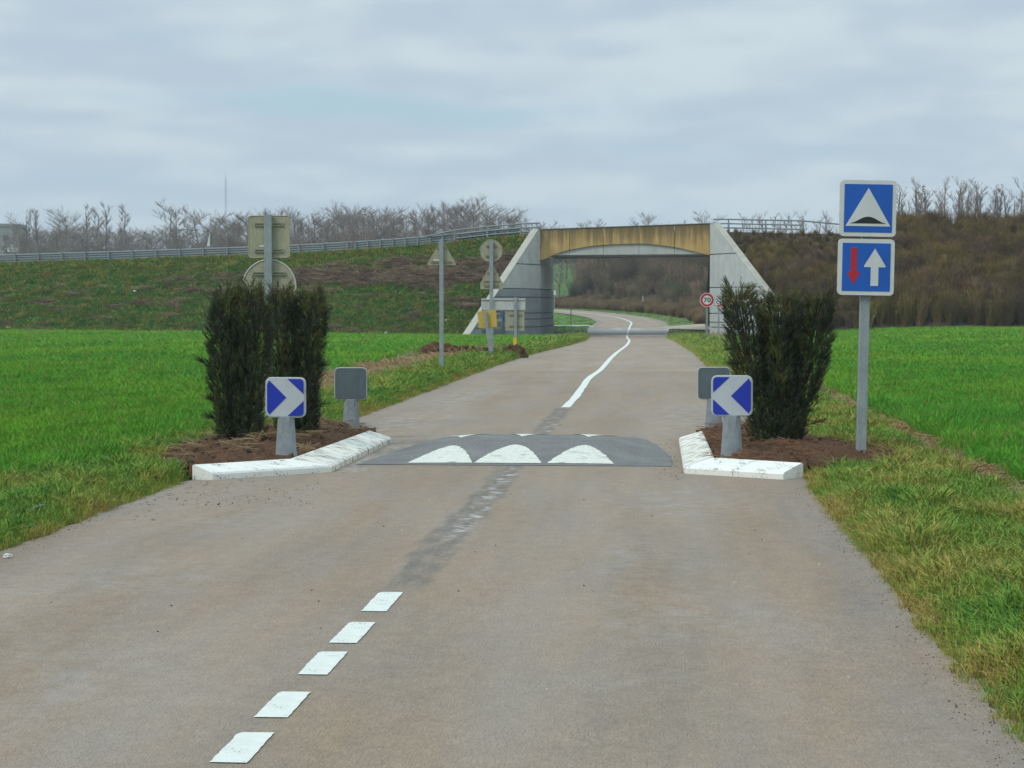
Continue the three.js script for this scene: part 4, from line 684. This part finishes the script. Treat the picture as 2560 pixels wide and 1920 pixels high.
heap('largest dark soil heap, left of the lone triangular sign post', -6.2, 56.5, 1.5, 0.38, 0.8, 3);
heap('low dark soil heap just right of the lone triangular sign post', -5.35, 56, 0.95, 0.32, 0.7, 8);
heap('low dark soil heap at the foot of the round and triangular sign post', -4.75, 56, 0.95, 0.25, 0.6, 14);
heap('rounded dark soil heap beside the post with the yellow sleeve', -4.05, 56.2, 0.76, 0.36, 0.5, 21);
{
  const r = rngOf(91);
  const weed = (name, label, x, D, n, len, col, up) => {
    const o = thing(name, label, 'weed', [x, ground(x, D), -D]), m = M(col, 0.7);
    for (let i = 0; i < n; i++) { // lobed leaf blades
      const a = (i / n) * 6.28 + r() * 0.5, l = len * (0.7 + 0.5 * r()), t = new Tri(), w = l * 0.2, rise = up * (0.5 + 0.6 * r()); let L0 = V(0, 0.01, 0), c0 = L0, R0 = L0;
      for (let k = 1; k <= 5; k++) { const f = k / 5, c = V(Math.cos(a) * l * f, 0.01 + rise * l * f * (1 - 0.55 * f), Math.sin(a) * l * f), s = V(-Math.sin(a), 0.15, Math.cos(a)).multiplyScalar(w * Math.sin(f * 2.9) * (k % 2 ? 1 : 0.65)), L1 = c.clone().add(s), R1 = c.clone().addScaledVector(s, -1).setY(c.y + s.y); t.quad(L0, L1, c, c0, one); t.quad(c0, c, R1, R0, one); L0 = L1; c0 = c; R0 = R1; }
      part('leaf', t.geo(), m, o);
    }
  };
  weed('broadleaf_weed', 'dark bluish broad-leaved weed in the left verge near the photograph edge', -4.25, 13.0, 11, 0.17, lin(0.05, 0.12, 0.05), 0.9);
  weed('broadleaf_weed', 'small broad-leaved weed close to the asphalt in the left verge', -4.02, 12.4, 8, 0.1, lin(0.06, 0.14, 0.06), 0.7);
  weed('broadleaf_weed', 'grey-green leafy weed in the right verge below the blue signs', 1.95, 15.2, 10, 0.12, lin(0.11, 0.17, 0.09), 0.6);
  weed('broadleaf_weed', 'dark leafy weed behind the blue sign post in the right verge', 2.25, 17.4, 12, 0.16, lin(0.08, 0.12, 0.035), 1.1);
  for (const [x, D, h, label] of [[-4.35, 12.2, 0.3, 'thin dead brown stalk leaning in the left verge'], [1.72, 17.6, 0.3, 'short dry stalk standing just left of the blue sign post']]) {
    const o = thing('dry_stalk', label, 'stalk', [x, ground(x, D), -D]), t = new Tri(), bc = lin(0.16, 0.1, 0.06); let p = V(0, -0.02, 0);
    for (let k = 0; k < 5; k++) { const q = V(-0.02 * k + 0.01 * r(), h * (k + 1) / 5, 0.01 * r()); t.prism(p, q, 0.004, 0.003, bc); if (k > 1) t.prism(q, q.clone().add(V((r() - 0.5) * 0.1, 0.06, (r() - 0.5) * 0.06)), 0.0025, 0.001, bc); p = q; } part('stem', t.geo(), M(0xffffff, 0.9, { vertexColors: true }), o);
  }
  const scrap = (label, x, y, z, s, group, col = lin(0.7, 0.7, 0.68)) => { const g = new THREE.IcosahedronGeometry(1, 2), P = g.attributes.position; for (let i = 0; i < P.count; i++) { const v = V(P.getX(i), P.getY(i), P.getZ(i)), k = 1 + 0.5 * n3(v.x * 1.8 + x, v.y * 1.8, v.z * 1.8 + z); P.setXYZ(i, v.x * k * s, v.y * k * s * 0.55 + s * 0.4, v.z * k * s * 0.8); } g.computeVertexNormals(); const m = shadows(new THREE.Mesh(g, M(col, 0.7))); m.name = numbered('litter_scrap'); m.position.set(x, y, z); scene.add(m); tag(m, label, 'litter', group); };
  scrap('small white scrap on the asphalt at the left picture edge', -3.72, 0.005, -11.15, 0.022);
  for (const [x, Dp, s] of [[-40.3, 119.6, 0.12], [-33.5, 124.5, 0.11], [-27.5, 123.5, 0.08], [-28, 125.6, 0.07], [-23.6, 127.5, 0.07], [-34, 118.9, 0.09]]) scrap('pale scrap of litter on the grass embankment left of the beige sign backs', x, slopeY(x, Dp) + 0.02, -dk(x, Dp), s, 'litter on the left embankment');
  for (const [x, Dp, s, l] of [[-16.4, 119.2, 0.13, 'largest white scrap of litter at the embankment foot, left of the lone triangular sign'], [-12.9, 120.8, 0.08, 'pale scrap of litter low on the embankment, left of the lone triangular sign post']]) scrap(l, x, slopeY(x, Dp) + 0.02, -dk(x, Dp), s);
}

// ---------------------------------------------------------------- bare trees, scrub, far things
function bareTree(seed, h, spread, poplar) { // returns [trunk, crown] geometries of a leafless tree standing at the origin
  const r = rngOf(seed), trunk = new Tri(), crown = new Tri();
  const col = () => { const k = 0.8 + 0.4 * r(); return lin(0.23 * k, 0.185 * k, 0.155 * k); }, bark = lin(0.19, 0.17, 0.15);
  const grow = (p, d, len, rad, lev) => {
    const n = lev ? 3 : 8; let q = p.clone(), dd = d.clone(); const pts = [q.clone()];
    for (let i = 0; i < n; i++) { dd.add(V(r() - 0.5, (r() - 0.25) * 0.6, r() - 0.5).multiplyScalar(lev ? 0.32 : 0.14)).normalize(); const e = q.clone().addScaledVector(dd, len / n); (lev ? crown : trunk).prism(q, e, rad * (1 - 0.8 * i / n), rad * (1 - 0.8 * (i + 1) / n), lev ? col() : bark, lev ? 3 : 6); q = e; pts.push(q.clone()); }
    if (lev === 2) { // fine twigs as slim blades
      for (let i = 0; i < (h < 8 ? 5 : 15); i++) { const f = (0.1 + 0.9 * r()) * n, k = Math.min(n - 1, Math.floor(f)), o = pts[k].clone().lerp(pts[k + 1], f - k), w = dd.clone().add(V(r() - 0.5, 0.35 * (r() - 0.2), r() - 0.5).multiplyScalar(1.7)).normalize(), l = len * (0.35 + 0.4 * r()), s = w.clone().cross(V(r() - 0.5, r() - 0.5, r() - 0.5)).normalize().multiplyScalar(0.011), c = col(); crown.tri(o.clone().sub(s), o.clone().add(s), o.clone().addScaledVector(w, l), c); }
      return;
    }
    const kids = [h < 8 ? 16 : 24, h < 8 ? 5 : 10][lev];
    for (let i = 0; i < kids; i++) {
      const t = lev ? 0.15 + 0.85 * r() : 0.2 + 0.8 * (i + r()) / kids, f = t * n, k = Math.min(n - 1, Math.floor(f)), o = pts[k].clone().lerp(pts[k + 1], f - k), a = r() * 6.2832;
      const out = V(Math.cos(a), 0, Math.sin(a)).multiplyScalar(poplar ? 0.75 : 1.0).add(V(0, poplar ? 0.8 : 0.5, 0)).addScaledVector(d, lev ? 0.7 : 0).normalize();
      const l = lev === 0 ? spread * (1.0 - 0.55 * t) * (0.7 + 0.5 * r()) * (poplar ? 0.85 : 1) * (0.55 + 0.45 * smooth(0.2, 0.45, t)) : len * (0.4 + 0.3 * r());
      grow(o, out, l, Math.max(0.011, rad * (lev ? 0.42 : 0.24 * (1.1 - 0.6 * t))), lev + 1);
    }
  };
  grow(V(0, -0.3, 0), V(0, 1, 0), h, h * 0.016 + 0.03, 0);
  return [trunk.geo(), crown.geo()];
}
const twigMat = M(0xffffff, 0.95, { vertexColors: true }), barkMat = M(0xffffff, 0.95, { vertexColors: true });
{
  const kinds = [[201, 14, 4.2, false], [202, 15, 4.6, false], [203, 13, 4.4, false], [204, 16, 3.6, true], [205, 15, 3.2, true], [206, 12, 4.8, false], [207, 5, 1.5, true], [208, 5.5, 1.8, true]].map(([s, h, sp, p]) => ({ h, g: bareTree(s, h, sp, p) }));
  const r = rngOf(301), protos = {};
  const plant = (kind, x, D, y, height, label, group, name = 'bare_tree', wide = 1) => {
    let o; if (!protos[kind]) { o = thing(name, label, 'tree', [0, 0, 0]); part('trunk', kinds[kind].g[0], barkMat, o); part('crown', kinds[kind].g[1], twigMat, o); protos[kind] = o; } else o = dup(protos[kind], name, label);
    if (group) o.userData.group = group; else delete o.userData.group; const s = height / kinds[kind].h; o.scale.set(s * wide, s, s * wide); o.position.set(x, y, -D); o.rotation.y = r() * 6.28; return o;
  };
  const X = (u, D) => ((u - 1420) / 4300) * D * 1.003, Hh = (v, D) => EYE + ((660 - v) / 4300) * D;
  const yAt = (x, D) => ground(clamp(x, -300, 300), Math.min(D, 420));
  // loose row of poplars on the far left, each picked out against the sky
  for (const [u, v, k, l] of [[40, 462, 4, 'second bare tree from the left picture edge, far beyond the guard rail'], [72, 458, 3, 'thin forked bare tree right of the grey tower, beyond the guard rail'], [108, 470, 1, 'lower round bare tree between the far left poplars'], [135, 464, 5, 'wide bare tree at the middle of the far left tree row'], [172, 452, 4, 'tall bare poplar, third from the right end of the far left row'], [194, 455, 3, 'slim bare poplar inside the close group of far left poplars'], [214, 447, 4, 'tallest bare poplar of the far left row'], [250, 448, 3, 'bare poplar at the right end of the far left row, against pale hills'], [12, 475, 1, 'bare tree beside the grey tower at the left picture edge'], [352, 450, 0, 'wide forked bare tree right of the gap in the far tree row'], [378, 456, 3, 'slim bare tree beside the forked one, left of the mast'], [434, 458, 2, 'dense rounded bare tree left of the thin mast'], [455, 470, 5, 'lower bare tree just left of the thin mast']]) { const D = 330 + 40 * r(), x = X(u, D), y = yAt(x, D); plant(k, x, D, y, Hh(v, D) - y, l); }
  // the wood behind the embankment: trees that stand too alike to tell apart
  const crownTop = curve([[470, 480], [520, 470], [580, 458], [640, 460], [700, 470], [760, 452], [830, 458], [900, 455], [960, 447], [1000, 436], [1050, 452], [1110, 462], [1160, 478], [1230, 492]]);
  for (let i = 0; i < 84; i++) { const u = 470 + (i + r()) * (760 / 84), D = 255 + 90 * r(), x = X(u, D), y = yAt(x, D), v = crownTop(u) + 6 + 26 * r() * r() - (r() < 0.12 ? 7 : 0); plant([0, 1, 2, 5, 0, 4][Math.floor(r() * 6)], x, D, y, Math.max(4, Hh(v, D) - y), 'bare brown tree in the wood behind the left embankment', 'trees in the wood behind the left embankment'); }
  for (let i = 0; i < 40; i++) { const u = 10 + i * 12 + 10 * r(), D = 360 + 50 * r(), x = X(u, D), y = yAt(x, D); plant([0, 2, 5, 1][i % 4], x, D, y, Math.max(4, Hh(497 + 22 * r(), D) - y), 'low bare tree in the distant belt below the far left poplars', 'low distant tree belt on the far left', 'bare_tree', 1.5); }
  // single crowns showing above the bridge deck
  for (const [u, v, k, l] of [[1412, 468, 2, 'dark round tree top showing above the middle of the bridge deck'], [1300, 482, 0, 'faint bare tree top above the left half of the bridge deck'], [1370, 480, 1, 'faint bare tree top left of the dark round one above the deck'], [1520, 470, 5, 'bare tree top above the right end of the bridge deck'], [1255, 484, 2, 'low bare tree top above the left end of the bridge deck'], [1470, 486, 0, 'faint low bare tree top right of the dark round one above the deck']]) { const D = 380, x = X(u, D), y = yAt(x, D); plant(k, x, D, y, Hh(v, D) - y, l); }
  // saplings on the highway's far shoulder, right
  for (let i = 0; i < 46; i++) { const u = (i < 14 ? 1600 + i * 15 : 1935 + (i - 14) * 9.5) + 10 * r(), D = 141 + 9 * r(), x = X(u, D), y = topH(x) - 0.35 * (D - 139.5) , v = u < 1900 ? 462 + 12 * r() : 396 + 36 * r(); const o = plant(6 + (i % 2), x, D, y, Hh(v, D) - y, 'thin bare sapling above the scrub beyond the highway at right', 'saplings beyond the highway at right', 'sapling', 1.0); o.userData.category = 'sapling'; }
}
{ // scrub on the right embankment and the wooded hillside under the deck
  const bush = (seed, leafC) => { const r = rngOf(seed), t = new Tri(); for (let i = 0; i < 120; i++) { const a = r() * 6.28, d = r() * 0.55; let p = V(Math.cos(a) * d * 0.4, 0, Math.sin(a) * d * 0.4), k = 0.7 + 0.6 * r(), c = lin(k, k * 0.82, k * 0.68), dir = V(Math.cos(a) * d * 0.5 + (r() - 0.5) * 0.3, 1, Math.sin(a) * d * 0.5 + (r() - 0.5) * 0.3).normalize(); const L = 1.1 + 1.3 * r();
      for (let s = 0; s < 4; s++) { const e = p.clone().addScaledVector(dir, L / 4); t.prism(p, e, 0.016 - 0.003 * s, 0.013 - 0.003 * s, c); for (let q = 0; q < 3; q++) { const o = p.clone().lerp(e, r()), w = V(r() - 0.5, 0.3 + 0.5 * r(), r() - 0.5).normalize(), tip = o.clone().addScaledVector(w, 0.2 + 0.3 * r()), sd = w.clone().cross(V(r(), r(), r())).normalize().multiplyScalar(0.009); t.tri(o.clone().sub(sd), o.clone().add(sd), tip, c);
        for (let f = 0; f < leafC; f++) { const b = o.clone().lerp(tip, r()), n = V(r() - 0.5, r() - 0.5, r() - 0.5).normalize().multiplyScalar(0.045), m = V(r() - 0.5, r() - 0.5, r() - 0.5).normalize().multiplyScalar(0.035), lc = r(); t.tri(b, b.clone().add(n), b.clone().add(m), lc < 0.4 ? lin(0.75, 1.1, 0.4) : lin(1.25, 0.95, 0.5)); } }
        p = e; dir.add(V((r() - 0.5) * 0.35, 0.05, (r() - 0.5) * 0.35)).normalize(); } } return t.geo(); };
  const r = rngOf(55), lists = [[], [], []], hill = [[], [], []];
  for (let i = 0; i < 3200; i++) {
    const x = 3.9 + r() * 32, Dp = 119.4 + r() * (x < 13 ? 11.2 : 12.4), t = (Dp - 118.6) / 12.2, wallX = WING.right.x + WING.right.dx * clamp((130.2 - Dp) / 11.6) + 0.75; if (x < wallX) continue;
    
    const n = fbm2(x * 0.25 + 30, Dp * 0.3, 3), k = 0.45 + 0.95 * r() * r() + 0.25 * r(), ol = clamp(0.5 + 1.6 * n + 0.5 * (r() - 0.5) + 0.4 * smooth(9, 5, x)), c = [mix(0.17, 0.21, ol) * k, mix(0.13, 0.185, ol) * k, mix(0.095, 0.065, ol) * k]; if (n > 0.25 && t > 0.3 && r() < 0.25) { c[0] = 0.24 * k; c[1] = 0.16 * k; c[2] = 0.06 * k; }
    const low = x < 12 ? 0.75 : 1; lists[Math.floor(r() * 3)].push([x, slopeY(x, Math.min(Dp, 130.7)) - 0.1, -dk(x, Dp), (0.5 + 0.4 * r()) * low * mix(1, x < 13 ? 0.35 : 0.8, smooth(0.3, 1, t)), r() * 6, ...c, (r() - 0.5) * 0.3, 0.8 + 0.3 * r()]);
  }
  lists.forEach((l, i) => scatter('scrub', bush(400 + i, 2), twigMat, l, 'dense brown and olive scrub covering the right embankment'));
  for (let i = 0; i < 5200; i++) {
    const D = 160 + Math.pow(r(), 0.8) * 240, x = -45 + r() * 95, d = (x - roadX(D)) / Math.hypot(1, slopeOf(D)); if (d < 6.6 + 1.5 * r()) continue; if (x > 24 && D < 190) continue; if (D > 200 && D < 372 && x < -0.037 * D + 5 * fbm2(x * 0.2, D * 0.045, 3) && x > -62) continue;
    const n = fbm2(x * 0.09, D * 0.06, 3), k = 0.55 + 0.75 * r(), g = clamp(smooth(0.0, 0.35, n) * 0.75 + (D > 270 && x < 0 ? 0.45 : 0) + (r() < 0.1 ? 0.4 : 0)), c = [mix(0.19, 0.07, g) * k, mix(0.162, 0.1, g) * k, mix(0.125, 0.055, g) * k], s = (0.9 + 0.7 * r() + (D > 240 ? 0.4 : 0)) * (1 - 0.5 * smooth(4, 20, x));
    hill[Math.floor(r() * 3)].push([x, ground(x, D) - 0.1, -D, s * (0.7 + 0.6 * smooth(-0.3, 0.4, fbm2(x * 0.15 + 7, D * 0.12, 3))) * (d < 9 ? 0.45 : d < 12 ? 0.7 : 1), r() * 6, ...c, (r() - 0.5) * 0.2, 1]);
  }
  for (let i = 0; i < 2400; i++) { const D = 158 + 95 * r(), d = 5.2 + 7 * r(), x = roadX(D) + d * Math.hypot(1, slopeOf(D)), k = 0.6 + 0.7 * r(); hill[i % 3].push([x, ground(x, D) - 0.05, -D, 0.2 + 0.25 * r() + 0.02 * d, r() * 6, 0.2 * k, 0.165 * k, 0.11 * k, (r() - 0.5) * 0.5, 0.8]); }
  const under = [[], [], []]; // thicket filling the foot of the wood behind the left embankment
  for (let i = 0; i < 2200; i++) { const u = r() < 0.75 ? 470 + 640 * r() : 10 + 460 * r(), D = (u < 470 ? 380 : 265) + 60 * r(), x = ((u - 1420) / 4300) * D, k = 0.7 + 0.6 * r(); under[i % 3].push([x, ground(clamp(x, -300, 300), Math.min(D, 420)) - 0.1, -D, ((u < 470 ? 2.2 : 2.5) + 1.5 * r() * r()) * (1 - 0.45 * smooth(1040, 1110, u)), r() * 6, 0.22 * k, 0.18 * k, 0.155 * k, (r() - 0.5) * 0.2, 1.1]); }
  under.forEach((l, i) => scatter('thicket', bush(420 + i, 0), twigMat, l, 'brown leafless thicket between the trees behind the left embankment'));
  hill.forEach((l, i) => scatter('wooded_hillside', bush(410 + i, i ? 1 : 3), twigMat, l, 'brown winter wood covering the hillside seen under the bridge'));
}
{ // far ridge on the left horizon
  const p = [], idx = [], n = 80; for (let i = 0; i <= n; i++) for (let j = 0; j <= 6; j++) { const x = mix(-1700, 900, i / n), t = j / 6, D = 1500 + 500 * t, h = (62 + 14 * fbm2(x * 0.002, 3, 4)) * Math.sin(t * 1.5708) * smooth(500, -250, x); p.push(x, h * (0.96 + 0.08 * n2(i * 0.7, j)) - 4, -D); if (i && j) { const k = i * 7 + j; idx.push(k - 8, k - 7, k, k - 8, k, k - 1); } }
  const g = new THREE.BufferGeometry(); g.setAttribute('position', new THREE.Float32BufferAttribute(p, 3)); g.setIndex(idx); g.computeVertexNormals(); struct('hills', g, M(lin(0.07, 0.085, 0.05), 1));
}
{ // tower block, low roofs, mast, lamp post and sign beyond the highway
  const wall = M(lin(0.34, 0.33, 0.31), 0.9, { map: concreteMap }), glass = M(lin(0.06, 0.07, 0.08), 0.2), pale = M(lin(0.62, 0.62, 0.6), 0.8);
  const o = thing('tower_block', 'grey tower building cut by the left picture edge', 'building', [-203.5, -1, -600]);
  part('wall', box(16, 26.5, 12, 0, 13.2, 0), wall, o); part('roof', box(16.6, 0.9, 12.6, 0, 26.9, 0), M(lin(0.22, 0.21, 0.2), 0.9), o);
  for (let k = 0; k < 7; k++) for (let i = 0; i < 4; i++) part('window', box(1.9, 1.5, 0.12, -5.7 + i * 3.8, 5 + k * 3, 6.03), glass, o);
  const shed = (label, u, v, w, D, h) => { const x = ((u - 1420) / 4300) * D, y = EYE + ((660 - v) / 4300) * D, s = thing('low_building', label, 'building', [x, y - h, -D]); part('wall', box(w, h - 0.6, 8, 0, (h - 0.6) / 2, 0), wall, s); part('roof', new THREE.ExtrudeGeometry(poly([[-w / 2 - 0.4, 0], [w / 2 + 0.4, 0], [w / 2 - 0.3, 0.9], [-w / 2 + 0.3, 0.9]]), { depth: 8.6, bevelEnabled: false }).translate(0, h - 0.6, -4.3), pale, s); };
  shed('pale low roof near the left picture edge above the guard rail', 55, 537, 11, 420, 9); shed('pale low roof below the far left poplars above the guard rail', 205, 540, 8, 420, 9); shed('pale low roof left of the gap in the far tree row', 268, 542, 5, 420, 9);
  const m = thing('radio_mast', 'very thin lattice radio mast rising above the distant trees', 'mast', [-196.8, -1, -900]), t = new Tri(), mc = lin(0.36, 0.34, 0.34), corner = [[-0.45, -0.3], [0.45, -0.3], [0, 0.5]];
  for (let k = 0; k < 3; k++) t.prism(V(corner[k][0], 0, corner[k][1]), V(corner[k][0], 60, corner[k][1]), 0.055, 0.055, mc, 4);
  for (let y = 0; y < 60; y += 1.5) for (let k = 0; k < 3; k++) { const a = corner[k], b = corner[(k + 1) % 3]; t.prism(V(a[0], y, a[1]), V(b[0], y + 1.5, b[1]), 0.03, 0.03, mc); }
  part('lattice', t.geo(), M(0xffffff, 0.7, { vertexColors: true }), m); part('tip_antenna', new THREE.CylinderGeometry(0.06, 0.1, 3, 6).translate(0, 61.4, 0), zinc, m);
  const l = thing('street_lamp', 'slim street lamp with two short arms beyond the guard rail at left', 'street lamp', [-52.5, 0, -220]);
  part('pole', new THREE.CylinderGeometry(0.07, 0.12, 10.6, 8).translate(0, 4.7, 0), zinc, l); part('arm', box(1.5, 0.09, 0.09, 0, 9.95, 0), zinc, l); for (const s of [-1, 1]) part('lamp_head', new THREE.SphereGeometry(0.28, 12, 8).scale(1.3, 0.4, 0.8).translate(s * 0.85, 9.94, 0), zinc, l);
  const f = thing('furled_flag', 'narrow white pennant on a pole beyond the guard rail left of the sign backs', 'flag', [-31.4, topH(-31.4), -138]); f.scale.set(0.6, 0.56, 0.6);
  part('pole', new THREE.CylinderGeometry(0.04, 0.05, 3.6, 8).translate(0.16, 1.8, 0), zinc, f); part('cloth', new THREE.ExtrudeGeometry(poly([[0.13, 3.5], [0.1, 1.7], [-0.22, 1.7]]), { depth: 0.04, bevelEnabled: true, bevelSize: 0.015, bevelThickness: 0.015, bevelSegments: 1 }), M(lin(0.62, 0.62, 0.55), 0.8), f);
}
{ // tracks and small things beyond the bridge
  const track = (pts, w, col, name) => { const p = [], idx = []; const c = new THREE.CatmullRomCurve3(pts.map(([x, D]) => V(x, 0, -D))); const n = 24; for (let i = 0; i <= n; i++) { const a = c.getPoint(i / n), t = c.getTangent(i / n), s = V(-t.z, 0, t.x); for (const k of [-1, 0, 1]) { const q = a.clone().addScaledVector(s, k * w / 2); p.push(q.x, ground(q.x, -q.z) + 0.07, q.z); } if (i) { const b = i * 3; idx.push(b - 3, b - 2, b + 1, b - 3, b + 1, b, b - 2, b - 1, b + 2, b - 2, b + 2, b + 1); } } const g = new THREE.BufferGeometry(); g.setAttribute('position', new THREE.Float32BufferAttribute(p, 3)); g.setIndex(idx); g.computeVertexNormals(); struct(name, g, M(col, 1)); };
  track([[0.6, 152], [3, 151], [7, 149], [14, 149]], 13, lin(0.36, 0.3, 0.23), 'track');
  track([[-4.6, 153], [-7, 152], [-10, 151.5], [-16, 152]], 2.2, lin(0.45, 0.44, 0.42), 'path');
  const d = thing('marker_stake', 'thin dark stake in the grass inside the bend beyond the bridge', 'stake', [-7.15, ground(-7.15, 165), -165]); part('stake', new THREE.CylinderGeometry(0.04, 0.05, 1.9, 6).translate(0, 0.85, 0), M(lin(0.14, 0.11, 0.09), 0.9), d); part('cap', new THREE.SphereGeometry(0.06, 8, 6).translate(0, 1.82, 0), M(lin(0.1, 0.08, 0.07), 0.9), d);
  const b = thing('white_post', 'thin white post before the brown wood beyond the bend', 'post', [-1.5, ground(-1.5, 205), -205]); part('shaft', new THREE.CylinderGeometry(0.035, 0.045, 1.5, 8).translate(0, 0.7, 0), M(lin(0.6, 0.6, 0.58), 0.8), b); part('top', new THREE.SphereGeometry(0.05, 8, 6).translate(0, 1.45, 0), M(lin(0.5, 0.5, 0.5), 0.8), b);
  const w = thing('roadside_sign', 'small white sign beside the left inner wall of the underpass', 'road sign', [-11.3, ground(-11.3, 212), -212]); part('sign_panel', box(1.0, 0.45, 0.05, 0, 2.0, 0), M(lin(0.62, 0.62, 0.58), 0.7), w); for (const s of [-0.35, 0.35]) part('post', new THREE.CylinderGeometry(0.04, 0.04, 2.3, 8).translate(s, 1.0, -0.06), zinc, w);
}
renderer.render(scene, camera);
